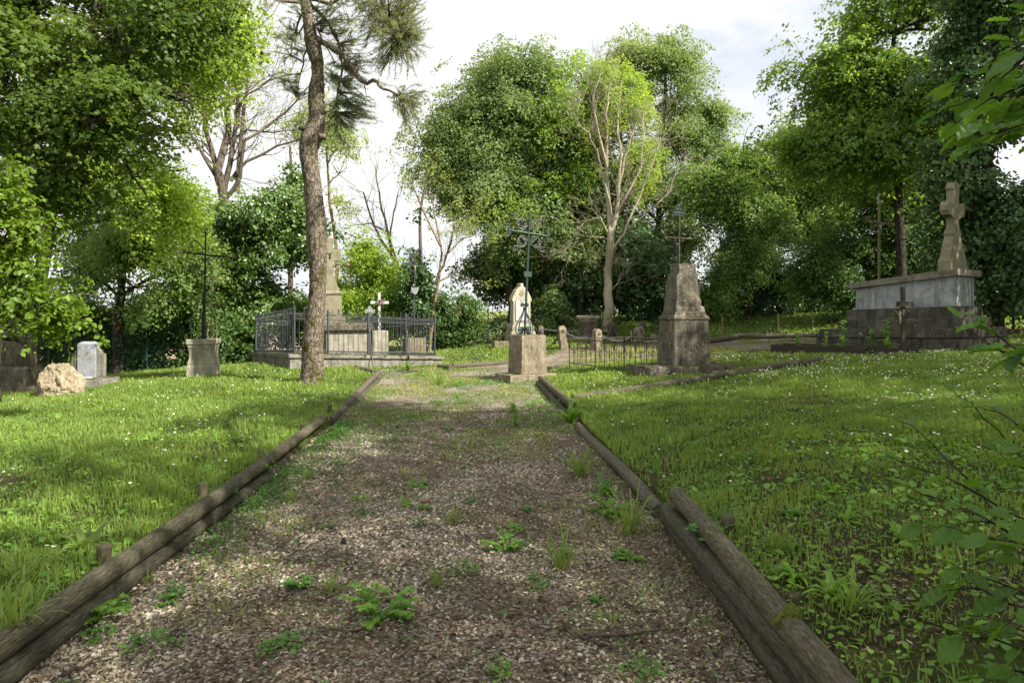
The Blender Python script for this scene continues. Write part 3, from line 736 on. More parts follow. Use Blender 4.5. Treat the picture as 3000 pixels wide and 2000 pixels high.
tree('ivy_column_tree', 'slim tree trunk wrapped in ivy just left of the pine', 'tree', 25, (850,1050), [(850,800),(852,600),(850,430)], [(850,470,32,50),(858,540,42,60),(870,620,50,70),(845,600,40,50)], 'leaf_ivybush', 'bark_mid', .12, 1.2, .25, OVAL, .3, 20, .12, .05, nup=.4, limbs=False)
tree('sparse_tree', 'thin light tree with sparse leaves right behind the pine', 'tree', 27, (985,1040), [(988,860),(985,720),(965,600),(960,480),(950,330)],
     [(960,400,75,70),(1010,500,75,70),(930,320,60,50),(1000,420,70,60),(960,560,60,60),(880,360,50,50),(1000,590,40,60)], 'leaf_sparse', 'bark_lichen', .085, .22, .40, KITE, .4, 16, .09, .9)
def bare_tree(name, label, Y, base, stems, barkm, leafm=None, depth=3, lf=.2, ln=.9, tw=2, rmin=.005, ls=.09):
    b = at(base[0], base[1], Y); b.z = min(b.z, tz(b.x, b.y)); root = thing(name, label, 'tree', b); mb = MB(); tips = []
    for ps, r, r2 in stems:
        q = [at(x, y, Y) - b for x, y in ps]; q = [p + Vector((0, rng.normal(0, .25) if i else 0, 0)) for i, p in enumerate(q)]
        f = []
        for i in range(len(q) - 1):
            for t in (0, .34, .67): f.append(q[i].lerp(q[i+1], t) + Vector(rng.normal(0, .02, 3)) * (1 if i else 0))
        f.append(q[-1]); mb.tube(f, np.linspace(r, r2, len(f)), 9 if r > .08 else 6, cap=False)
        for i in range(len(f) // 2 if r > .1 else 2, len(f)):
            for _ in range(tw):
                d = ((f[i] - f[i-1]).normalized() + Vector(rng.normal(0, .55, 3))).normalized()
                grow(mb, f[i], d, ln * rng.uniform(.6, 1.2), max(.008, r2 * .6), depth, .48, .12, (2, 3), .7, .15, rmin, tips)
    mb.build('trunk', M[barkm], root, smooth=True)
    if leafm:
        C = np.array([list(p) for p, _ in tips]); C = C[rng.random(len(C)) < lf]; cm = MB()
        sprays(cm, C, unit(np.array([0, 0, 1]) + rng.normal(0, .4, (len(C), 3))), np.full(len(C), .25), 9, ls)
        cm.build('crown', M[leafm], root)
    return root
bare_tree('bare_tree', 'leafless young tree with forked grey twigs right of the pine', 27, (1190,1020),
    [([(1190,1030),(1185,900),(1170,790),(1130,720),(1090,660),(1060,560)], .10, .03), ([(1150,740),(1140,680),(1120,620),(1105,540),(1100,490)], .06, .02), ([(1170,790),(1140,700),(1150,620),(1165,560)], .05, .015), ([(1140,680),(1090,660),(1030,655)], .04, .012),([(1185,860),(1100,760),(1060,700),(1030,690)], .05, .015)], 'bark_lichen', 'leaf_grey', 2, .06, .8, 1)
tree('yellow_green_shrub', 'yellow green leafy shrub behind the railed tomb', 'shrub', 25.5, (1080,1040), [(1085,960),(1090,850),(1085,740)],
     [(1085,770,80,60),(1040,850,80,80),(1130,850,85,80),(1090,930,110,70),(1010,930,60,70),(1170,920,60,60),(1060,730,40,30)], 'leaf_yellow', 'bark_dark', .095, .8, .36, KITE, .38, 24, .06, .15)
tree('ivy_column_tree', 'tall stem wrapped in dark ivy right of the railed tomb', 'tree', 24, (1228,1030), [(1230,880),(1232,720),(1230,620),(1250,520)], [(1230,650,22,40),(1234,720,30,60),(1232,800,30,60),(1235,880,36,60),(1225,950,48,50),(1245,690,25,60)], 'leaf_ivy', 'bark_mid', .11, 1.3, .22, OVAL, .28, 20, .09, .05, nup=.4, limbs=False)
bare_tree('lichen_tree', 'thin yellow lichened tree with bare crooked twigs beside the ivy stem', 23.5, (1255,1040),
    [([(1255,1045),(1268,920),(1275,830),(1305,750),(1330,690),(1345,640)], .07, .02), ([(1268,920),(1290,800),(1290,720),(1270,620),(1255,560)], .05, .015), ([(1275,830),(1330,800),(1370,760)], .035, .012), ([(1290,720),(1230,600),(1210,540)], .04, .012), ([(1305,750),(1350,700),(1390,690)], .03,.01)], 'bark_lichen', 'leaf_sparse', 3, .20, .75, 1)
tree('green_shrub', 'round green shrub in the gap where the field shows', 'shrub', 25.5, (1345,1020), [(1345,960),(1350,900)], [(1350,890,40,40),(1315,930,60,55),(1360,950,50,50),(1295,990,60,40),(1280,900,45,60),(1370,900,30,40)], 'leaf_dark', 'bark_dark', .085, 1.0, .30, KITE, .3, 24, .05, .05, limbs=False)
tree('field_shrub', 'low grey green shrub by the fence left of the pointed headstone', 'shrub', 27, (1450,1000), [(1450,960),(1455,930)], [(1470,945,35,22),(1430,970,60,30),(1490,960,50,40),(1400,985,60,28)], 'leaf_grey', 'bark_dark', .075, .9, .36, KITE, .3, 24, .04, .1, limbs=False)
tree('flowering_shrub', 'pale shrub with white flower heads behind the chained posts', 'shrub', 26, (1640,995), [(1640,960),(1640,930)], [(1600,935,70,45),(1660,955,70,45),(1580,965,60,35),(1700,960,60,40),(1640,900,70,35)], 'leaf_olive', 'bark_dark', .08, 1.0, .32, KITE, .32, 24, .04, .05, limbs=False)

# ---- centre group
def ivy_extra(px, Y, ys, rad):
    def f(root, o):
        mb = MB(); pts = [np.array(at(px, y, Y)) - o for y in ys]; ivy_column(mb, pts, rad, .13); mb.build('ivy', M['leaf_ivy'], root)
    return f
tree('ivy_clad_tree', 'dark ivy clad tree in the middle of the centre group', 'tree', 28.5, (1600,960), [(1600,850),(1590,650),(1560,450),(1530,250)],
     [(1515,260,65,110),(1560,400,100,120),(1640,480,130,140),(1560,620,170,130),(1700,640,130,130),(1530,800,150,110),(1660,820,150,110),(1790,800,120,120),(1880,860,110,90),(1450,780,90,90),(1770,560,120,120),(1850,690,100,100),(1700,480,90,110)], 'leaf_ivy', 'bark_dark', .125, .95, .26, OVAL, .45, 22, .24, .03, nup=.45, limbs=False)
tree('maple_tree', 'broad maple forming the left half of the centre group', 'tree', 26.5, (1500,985), [(1500,900),(1480,760),(1440,600),(1430,430),(1450,280)],
     [(1470,190,75,70),(1400,320,110,85),(1330,440,85,85),(1430,460,125,95),(1390,560,110,75),(1560,560,120,60),(1500,680,110,70),(1570,690,150,80),(1660,720,90,60),(1340,570,55,55),(1480,300,100,70),(1580,180,60,40),(1560,240,80,55),(1330,380,70,60),(1400,420,90,70),(1350,500,90,70),(1460,560,110,80),(1420,270,80,60)], 'leaf_olive', 'bark_dark', .10, .75, .38, KITE, .5, 26, .17, .12)
tree('maple_tree', 'yellow topped maple at the crest of the centre group', 'tree', 27, (1700,975), [(1700,900),(1710,700),(1720,520),(1735,350)],
     [(1700,215,120,60),(1770,240,110,60),(1650,290,90,70),(1830,300,85,90),(1740,330,120,80),(1850,420,80,90),(1630,380,70,60),(1600,540,90,60),(1820,520,80,90),(1760,430,110,90),(1700,520,80,70)], 'leaf_yellow', 'bark_dark', .10, .8, .36, KITE, .48, 26, .17, .12)
tree('maple_tree', 'tall grey green maple on the right of the centre group', 'tree', 30, (1930,950), [(1930,850),(1930,650),(1940,450),(1950,250)],
     [(1950,200,80,85),(1865,180,75,65),(2010,270,75,90),(1960,340,110,90),(2060,350,75,70),(1920,470,110,100),(2020,440,80,80),(1860,600,100,110),(1880,470,80,90),(1960,600,90,100),(1930,740,110,100),(2010,700,50,60),(1830,720,90,90),(1880,270,90,80),(1850,180,70,50)], 'leaf_olive', 'bark_dark', .105, .75, .40, KITE, .5, 26, .18, .15)
bare_tree('dead_tree', 'pale dead tree with bare forked branches in front of the centre group', 25.0, (1775,965),
    [([(1778,968),(1780,900),(1783,800),(1788,700),(1790,640),(1782,560),(1780,430),(1778,330),(1790,240)], .195, .02), ([(1786,705),(1805,630),(1815,540),(1840,430),(1870,350)], .095, .018), ([(1795,730),(1830,680),(1870,580),(1900,500),(1930,420)], .06, .015),
     ([(1790,650),(1830,580),(1870,500),(1880,400),(1890,330)], .05, .013), ([(1788,600),(1750,440),(1720,400),(1690,350),(1700,270)], .04, .012), ([(1784,690),(1755,640),(1720,645),(1690,680),(1670,720)], .035, .01),
     ([(1810,550),(1815,460),(1810,350),(1820,240)], .06, .015), ([(1782,500),(1740,340),(1740,270),(1760,210)], .05, .012), ([(1830,680),(1900,620),(1960,560),(1990,480)], .04, .01), ([(1783,860),(1810,830),(1830,790),(1820,760)], .02, .008), ([(1780,700),(1740,690),(1700,730)], .03, .008),([(1870,500),(1920,430),(1960,380)], .03,.008)],
    'bark_pale', None, 3, .2, .62, 2, .005)
# ---- right side
tree('hazel_tree', 'bushy green tree behind the tall broken monument', 'tree', 27, (2190,925), [(2190,850),(2180,700),(2200,560),(2230,450)],
     [(2130,500,110,85),(2090,590,80,80),(2230,500,130,90),(2180,620,130,100),(2300,600,120,110),(2190,730,80,80),(2250,740,120,90),(2340,700,110,100),(2330,480,100,80),(2100,850,90,60),(2420,640,90,100),(2040,560,70,90),(2270,430,90,60),(2400,540,100,90),(2180,800,110,70),(2330,800,100,70),(2420,740,90,80)], 'leaf_mid', 'bark_dark', .10, .75, .42, KITE, .48, 26, .15, .15)
tree('maple_tree', 'tall bright maple with spreading limbs behind the right tomb', 'tree', 21, (2640,930), [(2640,800),(2635,620),(2630,480),(2600,300),(2620,100)],
     [(2530,70,120,100),(2480,200,105,90),(2610,190,130,110),(2440,310,80,60),(2560,320,130,80),(2680,330,110,90),(2720,90,120,130),(2480,430,130,80),(2620,470,140,80),(2370,420,100,60),(2760,230,90,90),(2640,-60,220,110),(2740,60,90,110),(2760,-60,120,100),(2780,180,80,90),(2800,330,80,90),(2420,420,90,70),(2560,420,120,70),(2700,430,120,80),(2680,200,110,90),(2400,240,60,60)], 'leaf_bright2', 'bark_dark', .10, .55, .44, MAPLE, .48, 24, .17, .22)
tree('elder_tree', 'shaded small tree right of the thin iron cross', 'tree', 23.5, (2560,935), [(2560,850),(2580,700),(2600,600)],
     [(2500,580,110,80),(2600,640,110,90),(2460,720,100,80),(2580,780,110,80),(2690,730,90,90),(2400,800,90,70),(2680,620,80,70),(2520,480,120,80),(2700,520,110,90),(2760,680,80,90),(2640,830,90,70),(2480,860,100,50),(2760,800,70,80)], 'leaf_dark', 'bark_dark', .095, .7, .42, KITE, .42, 24, .1, .15)
tree('ivy_clad_tree', 'dark ivy clad tree at the right edge above the stone cross', 'tree', 17.5, (2915,960), [(2915,850),(2905,650),(2890,400),(2870,150),(2860,-60)],
     [(2870,80,110,150),(2850,280,90,120),(2900,450,110,140),(2960,250,100,200),(2900,650,110,130),(2960,600,90,140),(2950,800,100,110),(2870,780,60,80),(2780,480,80,80),(2830,560,70,80),(2920,-90,170,120)], 'leaf_ivy', 'bark_dark', .115, .95, .34, OVAL, .42, 24, .2, .1, nup=.5)
tree('hedge', 'dark ivy hedge running along the back behind the broken monument', 'hedge', 28, (2250,930), [(2250,900),(2250,880)],
     [(2090,890,80,45),(2200,890,90,45),(2310,885,90,50),(2420,880,90,55),(2520,890,70,50),(1960,905,80,45),(1880,920,70,40),(2380,820,80,50),(2270,820,80,50)], 'leaf_ivy', 'bark_dark', .11, 1.0, .25, OVAL, .4, 24, .05, .03, limbs=False)
tree('hedge', 'shady leafy bank behind the right tomb at the picture edge', 'hedge', 25, (2920,900), [(2920,880),(2920,850)],
     [(2880,850,80,55),(2960,850,80,55),(3050,860,90,70),(2700,850,90,60),(2610,860,80,60),(2790,850,80,60),(3000,760,90,90)], 'leaf_ivy', 'bark_dark', .10, 1.0, .28, OVAL, .4, 24, .05, .03, limbs=False)
# ---- the trees beside and behind the photographer that shade the path
def shade_tree(label, x, y, lobes, dens, trunk_h, leafm='leaf_near', size=.15, name='hornbeam_tree', cat='tree'):
    z = tz(x, y); root = thing(name, label, cat, (x, y, z)); mb = MB(); cm = MB(); o = np.array([x, y, z])
    mb.tube([(0, 0, -.1), (.05, .03, trunk_h * .5), (0, 0, trunk_h)], [.24, .18, .13], 9)
    hubs = []
    for c, r in lobes:
        c = np.array(c, float); r = np.array(r, float)
        k = limb(mb, (0, 0, trunk_h * .9), Vector(c - o), .09, .03, .08); hubs += k
        for _ in range(6):
            q = Vector(c - o) + Vector(rng.normal(0, .4, 3) * r); hubs += limb(mb, k[4], q, .035, .01, .05, 5, 4)
        m = int(dens * math.pi * r[0] * r[1] * 3.9 / (22 * size * size * .36)); u = unit(rng.normal(0, 1, (m, 3)))
        C = c + u * (rng.random(m) ** .4)[:, None] * r
        g = np.array([noise.noise(Vector(p) * .8) for p in C]); C = C[g > -.30]
        sprays(cm, C - o, unit(np.array([0, 0, .8]) + rng.normal(0, .3, (len(C), 3))), np.full(len(C), .5), 22, size, OVAL)
    mb.build('trunk', M['bark_dark'], root, smooth=True); cm.build('crown', M[leafm], root); return root
# ---------------------------------------------------------------- monuments
def corpus(name, h, mat, parent, loc, rz=0, flip=1):
    """small cast figure on a crucifix: one continuous skinned body"""
    J = {'pel': (0,0,.42), 'wai': (.01,0,.53), 'che': (0,-.01,.68), 'nec': (.0,-.01,.80), 'hea': (.03,-.05,.90), 'top': (.035,-.06,.985),
         'ls': (-.12,0,.76), 'le': (-.25,.01,.86), 'lh': (-.40,.03,.97), 'rs': (.12,0,.76), 're': (.25,.01,.86), 'rh': (.40,.03,.97),
         'lk': (-.045,-.07,.24), 'lf': (-.01,.0,.04), 'rk': (.055,-.07,.24), 'rf': (.015,-.02,.03), 'lt': (-.012,-.05,-.03)}
    E = [('pel','wai'),('wai','che'),('che','nec'),('nec','hea'),('hea','top'),('che','ls'),('ls','le'),('le','lh'),('che','rs'),('rs','re'),('re','rh'),
         ('pel','lk'),('lk','lf'),('pel','rk'),('rk','rf'),('lf','lt')]
    RR = dict(pel=.085,wai=.065,che=.09,nec=.035,hea=.058,top=.035,ls=.042,le=.03,lh=.022,rs=.042,re=.03,rh=.022,lk=.045,lf=.026,rk=.045,rf=.026,lt=.018)
    k = list(J); me = bpy.data.meshes.new(name)
    me.from_pydata([tuple(c * h for c in J[n]) for n in k], [(k.index(a), k.index(b)) for a, b in E], [])
    o = bpy.data.objects.new(name, me); COL.objects.link(o); o.parent = parent; o.location = loc; o.rotation_euler = (0, 0, rz); me.materials.append(mat)
    s = o.modifiers.new('skin', 'SKIN'); me_ = me.skin_vertices[0].data if me.skin_vertices else None
    if me_ is None:
        bm_attr = None
    else:
        for i, n in enumerate(k): me_[i].radius = (RR[n] * h, RR[n] * h * .8)
        me_[0].use_root = True
    b = o.modifiers.new('sub', 'SUBSURF'); b.levels = 1; b.render_levels = 1
    return o
def gz(px, py, Y):
    p = at(px, py, Y); return Vector((p.x, p.y, tz(p.x, p.y)))
def rail_scroll(mb, c, r, s=1, ax=0, dirv=(1, 0, 0), up=1, w=.008, turns=.95):
    """small C scroll in the vertical plane that contains dirv"""
    d = Vector(dirv); pts = []
    for i in range(13):
        t = i / 12; rr = r * (1 - .62 * t); a = math.pi * 1.5 + s * turns * 2 * math.pi * t
        pts.append(Vector(c) + d * (rr * math.cos(a)) + Vector((0, 0, up * rr * math.sin(a) * 1.0)))
    mb.tube(pts, w, 4, cap=False)

# ---- centre: iron cross on a tapered stone block
def centre_cross():
    p = at(1545, 1098, 15.25); z0 = pz(p.x, p.y); t = thing('cross_monument', 'green scrolled iron cross on a tapered stone block at the path end', 'grave monument', (p.x, p.y, z0), R(27))
    sl = MB().stack([(-.12,.58,.40,-.08,-.05), (.16,.565,.39,-.08,-.05)]).build('base_slab', M['stone_warm'], t); weather(sl, .015, 3, .03, .2, .012, .05)
    pd = MB().stack([(.16,.325,.33), (.5,.312,.32), (1.01,.30,.305)]).build('pedestal', M['stone_warm'], t); weather(pd, .012, 4, .014, .12, .006, .03)
    c = MB(); T = 1.01; lean = Vector((.085, 0, 0))
    top = Vector((.06, 0, T + 2.72)); foot = Vector((-.07, 0, T - .02))
    c.tube([foot, top], .027, 8)
    X = foot.lerp(top, .835)
    c.tube([X + Vector((-.47, 0, .04)), X + Vector((.47, 0, -.04))], .024, 8)
    cr = c.build('iron_cross', M['iron_green'], t)
    # pierced end plates
    for s in (-1, 1):
        e = MB(); q = X + Vector((s * .49, 0, -s * .04))
        for k in (-1, 1):
            e.tube(spiral((q.x, 0, q.z + k * .065), .055, .012, -s * k * 1.57, k * s * 1.1, 14), .011, 5)
            e.tube([q + Vector((-s*.03, 0, k*.02)), q + Vector((0, 0, k*.11)), q + Vector((s*.03, 0, k*.14)), q + Vector((s*.07, 0, k*.12))], .012, 5)
        e.tube([q + Vector((0, 0, -.12)), q + Vector((0, 0, .12))], .013, 5)
        e.tube([q, q + Vector((s*.05, 0, 0))], .02, 6)
        e.build('end_plate', M['iron_green'], cr)
    # the four open corner scrolls
    for sx in (-1, 1):
        for sz in (-1, 1):
            e = MB(); o = X + Vector((sx * .03, 0, sz * .05))
            def q(u, v): return (o.x + sx * u, 0, o.z + sz * v)
            e.tube(bez(q(.03,.10), q(.02,.26), q(.16,.30), q(.26,.22), 10), .014, 5)
            e.tube(bez(q(.10,.03), q(.26,.02), q(.30,.16), q(.22,.26), 10), .014, 5)
            for (u, v), a in (((.06,.12), 3.1), ((.12,.06), 4.7)):
                e.tube([(o.x + sx*(u + r*math.cos(a_)), 0, o.z + sz*(v + r*math.sin(a_))) for r, a_ in zip(np.linspace(.05,.012,14), a + np.linspace(0, (5.4 if u < v else -5.4), 14))], .014, 5)
            for (u, v), d in (((.24,.14), 1), ((.14,.24), -1)):
                e.tube([(o.x + sx*(u + r*math.cos(a_)), 0, o.z + sz*(v + r*math.sin(a_))) for r, a_ in zip(np.linspace(.055,.012,14), .8 + d*np.linspace(0, 5.2, 14))], .014, 5)
            e.tube([q(.26,.26), q(.33,.24), q(.38,.36), q(.26,.34), q(.26,.26)], .014, 5)
            e.build('corner_scroll', M['chain'], cr)
    pl = foot.lerp(top, .50)
    b = MB().box((pl.x, -.035, pl.z), (.20, .012, .12)).build('name_plate', M['iron_green'], cr); weather(b, .003, 0, 0)
    for k in range(4):
        a = k * math.pi / 2 + .1; d = Vector((math.cos(a), math.sin(a), 0)); e = MB()
        def g(u, v): return tuple(Vector((-.07 + u * (v - T) * 0, 0, 0)) + d * u + Vector((0, 0, v)))
        e.tube(bez(g(.02,T+.62), g(.02,T+.42), g(.26,T+.30), g(.23,T+.08), 12) + bez(g(.23,T+.08), g(.2,T-.01), g(.10,T+.01), g(.07,T+.06), 8), .014, 5)
        e.tube([tuple(Vector((-.07,0,T+.10)) + d*(.11 + r*math.cos(x)) + Vector((0,0,r*math.sin(x)))) for r, x in zip(np.linspace(.085,.015,20), np.linspace(3.3, -6.4, 20))], .014, 5)
        e.tube([tuple(Vector((-.07,0,T+.66)) + d*(.07 + r*math.cos(x)) + Vector((0,0,r*math.sin(x)))) for r, x in zip(np.linspace(.05,.012,14), np.linspace(3.4, -3.8, 14))], .014, 5)
        e.build('foot_bracket', M['iron_green'], cr)
centre_cross()

# ---- left: moulded pedestal with scrolled cross
def left_cross():
    Y = 16.0; p = at(597, 1094, Y); z0 = tz(p.x, p.y); t = thing('cross_monument', 'pale moulded pedestal with tall spindly wrought iron cross on the left lawn', 'grave monument', (p.x, p.y, z0 - .03), R(12)); t.scale = (.84, .84, 1)
    pd = MB().stack([(-.15,.375,.33),(.27,.375,.33),(.28,.355,.31),(.36,.35,.31),(.44,.325,.29),(.53,.315,.28),(.62,.325,.285),(.70,.345,.30),(.71,.355,.315),(.75,.355,.315),(.755,.34,.30),(.77,.34,.3)]).build('pedestal', M['stone_pale'], t)
    weather(pd, .012, 3, .02, .15, .008, .04)
    cp = MB().stack([(.765,.355,.32),(.785,.385,.34),(.875,.385,.34),(.895,.375,.33)]).build('cap_stone', M['stone_pale'], t); weather(cp, .01, 3, .018, .12)
    T = .89; c = MB(); f = Vector((0, 0, T)); top = Vector((.05, 0, T + 2.5))
    c.tube([f, top], [.03, .022], 6)
    for a in range(4):
        d = Vector((math.cos(a*1.57+.78), math.sin(a*1.57+.78), 0)); c.tube([f + d*.06, f + d*.055 + Vector((0,0,.45)), f + d*.025 + Vector((0,0,.7)), f + d*.02 + Vector((0,0,1.0))], [.018,.018,.014,.010], 5)
    c.lathe([(.05,.82),(.075,.85),(.06,.9),(.06,.93),(.04,.96)], 8, (0, 0, T))
    c.lathe([(.03,0),(.055,.03),(.04,.08),(.02,.1)], 8, (0, 0, T + .98))
    X = f.lerp(top, .79); c.tube([X + Vector((-.58,0,.05)), X + Vector((.58,0,-.05))], .020, 6)
    cr = c.build('iron_cross', M['iron_black'], t)
    def sc(name, fn):
        e = MB(); fn(e); e.build(name, M['iron_mossy'], cr)
    for s in (-1, 1):
        for u in (1, -1):
            def fn(e):
                o = X
                e.tube([tuple(o + Vector((s*.06,0,u*.06)))] + bez(tuple(o+Vector((s*.06,0,u*.06))), tuple(o+Vector((s*.10,0,u*.40))), tuple(o+Vector((s*.42,0,u*.42))), tuple(o+Vector((s*.44,0,u*.10))), 12), .0125, 4)
                e.tube([(o.x + s*(.36+r*math.cos(a)), 0, o.z + u*(.16+r*math.sin(a))) for r, a in zip(np.linspace(.09,.02,16), np.linspace(0, -6.5, 16))], .0125, 4)
                e.tube([(o.x + s*(.15+r*math.cos(a)), 0, o.z + u*(.10+r*math.sin(a))) for r, a in zip(np.linspace(.08,.02,16), np.linspace(3.1, 8.5, 16))], .0125, 4)
            sc('corner_scroll', fn)
        def fe(e):
            q = X + Vector((s*.58, 0, -s*.05))
            for u in (1, -1):
                e.tube([(q.x + s*(.08+r*math.cos(a)), 0, q.z + u*(.07+r*math.sin(a))) for r, a in zip(np.linspace(.09,.015,16), np.linspace(-2.4, 4.2, 16))], .0125, 4)
            e.tube([tuple(q), tuple(q + Vector((s*.22,0,.0))), tuple(q + Vector((s*.25,0,.03)))], .013, 4)
        sc('arm_scroll', fe)
        def fl(e):
            for k, (h, r0) in enumerate(((1.60,.11),(1.82,.08))):
                o = f.lerp(top, h / 2.5)
                e.tube([(o.x + s*(.02+r0+r*math.cos(a)), 0, o.z+r*math.sin(a)) for r, a in zip(np.linspace(r0,.015,18), np.linspace(3.1, -5.2 if k else 8.8, 18))], .0125, 4)
            o = f.lerp(top, .56); e.tube(bez((o.x,0,o.z), (o.x+s*.1,0,o.z+.1), (o.x+s*.22,0,o.z+.12), (o.x+s*.14,0,o.z+.27), 10), .0125, 4)
        sc('stem_scroll', fl)
        def fr(e):
            e.tube([(s*.33,0,T), (s*.34,0,T+.5), (s*.30,0,T+.52), (s*.12,0,T+.9), (s*.05,0,T+1.0)], .013, 4)
            e.tube([(s*.10,0,T)] + [(s*(.17+.07*math.cos(a)),0,T+.24+.09*math.sin(a)) for a in np.linspace(3.1,0,9)] + [(s*.24,0,T)], .013, 4)
        sc('foot_rod', fr)
    def ft(e):
        for s in (-1, 1): e.tube([(top.x + s*(.06+r*math.cos(a)), 0, top.z+.06+r*math.sin(a)) for r, a in zip(np.linspace(.08,.015,16), np.linspace(-2.2, 4.5, 16))], .0125, 4)
        e.tube([tuple(top), tuple(top + Vector((0,0,.2)))], .013, 4)
    sc('top_scroll', ft)
left_cross()
def crucifix(name, label, foot, toppt, armL, armR, w, mat, fig=None, figz=0, cat='crucifix', rz=0, extra=None):
    """thin iron cross from photo points already turned into world space"""
    t = thing(name, label, cat, foot); f = Vector(foot); c = MB()
    c.tube([(0, 0, -.1), Vector(toppt) - f], w, 6); c.tube([Vector(armL) - f, Vector(armR) - f], w * .9, 6)
    cr = c.build('cross', mat, t)
    if fig:
        h, m = fig; X = (Vector(armL) + Vector(armR)) / 2 - f; X.x = X.x * .5 + (Vector(toppt) - f).x * .5 * 0 + X.x * .5
        corpus('figure', h, m, t, (X.x, X.y - .04 * (1 if figz >= 0 else -1), X.z - h * .98), rz)
    if extra: extra(t, f)
    return t
g = gz(612, 1085, 17.2)
crucifix('crucifix', 'slender leaning crucifix with a pale figure right beside the spindly wrought iron cross', g, at(626,770,17.2), at(574,812,17.1), at(675,821,17.4), .019, M['iron_mossy'], (.42, M['corpus']), 1)

# ---- far left stones
def big_stele():
    Y = 15.0; p = at(52, 1140, Y); z0 = tz(p.x, p.y); t = thing('stele_headstone', 'tall dark grey stele with a moulded panel half hidden by leaves at the left edge', 'headstone', (p.x, p.y, z0 - .05), R(-4))
    b = MB().stack([(-.2,.50,.30),(.17,.50,.30),(.19,.485,.285)]).build('base_slab', M['stone_dark'], t); weather(b, .012, 3, .025, .2)
    b = MB().stack([(.18,.43,.24),(.56,.43,.24),(.58,.40,.22),(.62,.385,.2)]).build('plinth', M['stone_dark'], t); weather(b, .01, 3, .012, .15)
    hw = .365; out = [(-hw,.61),(hw,.61),(hw,1.42),(hw-.02,1.50),(hw-.10,1.56),(hw-.12,1.64),(0,1.70),(-hw+.12,1.64),(-hw+.10,1.56),(-hw+.02,1.50),(-hw,1.42)]
    b = MB().prism(out, .26).build('panel_stone', M['stone_dark'], t); weather(b, .02, 2, .008, .1)
    fr = MB(); i = hw - .055; pts = [(-i,-.135,.68),(i,-.135,.68),(i,-.135,1.40),(i-.1,-.135,1.50),(0,-.135,1.57),(-i+.1,-.135,1.50),(-i,-.135,1.40),(-i,-.135,.68)]
    fr.tube(pts, .014, 5); fr.build('panel_moulding', M['stone_dark'], t, smooth=True)
big_stele()
def boulder():
    p = at(176, 1150, 14); z0 = tz(p.x, p.y); bm_ = MB()
    import bmesh
    bm = bmesh.new(); bmesh.ops.create_icosphere(bm, subdivisions=5, radius=1)
    for v in bm.verts:
        c = v.co; x, y, z = c
        k = 1 - .36 * max(0, z); nx = x * .43 * k - .07 * max(0, z) + .10 * max(0, x) * max(0, -z + .3); nz_ = z
        zz = .32 + (.45 if z > 0 else .5) * max(-.9, min(z * 1.15, .92))
        n = noise.fractal(c * 2.2, 1.0, 2.0, 6) * .07 + noise.fractal(c * 7 + Vector((3, 1, 2)), 1.0, 2.0, 4) * .03
        v.co = Vector((nx, y * .36 * k, zz)) + c * n
    me = bpy.data.meshes.new('boulder'); bm.to_mesh(me); bm.free(); me.materials.append(M['boulder'])
    o = bpy.data.objects.new('boulder', me); COL.objects.link(o); o.location = (p.x, p.y, z0 - .1)
    tag(o, 'rough brown uncut boulder on the grass in front of the small granite headstone', 'boulder'); weather(o, 0, 1, .03, .05)
boulder()
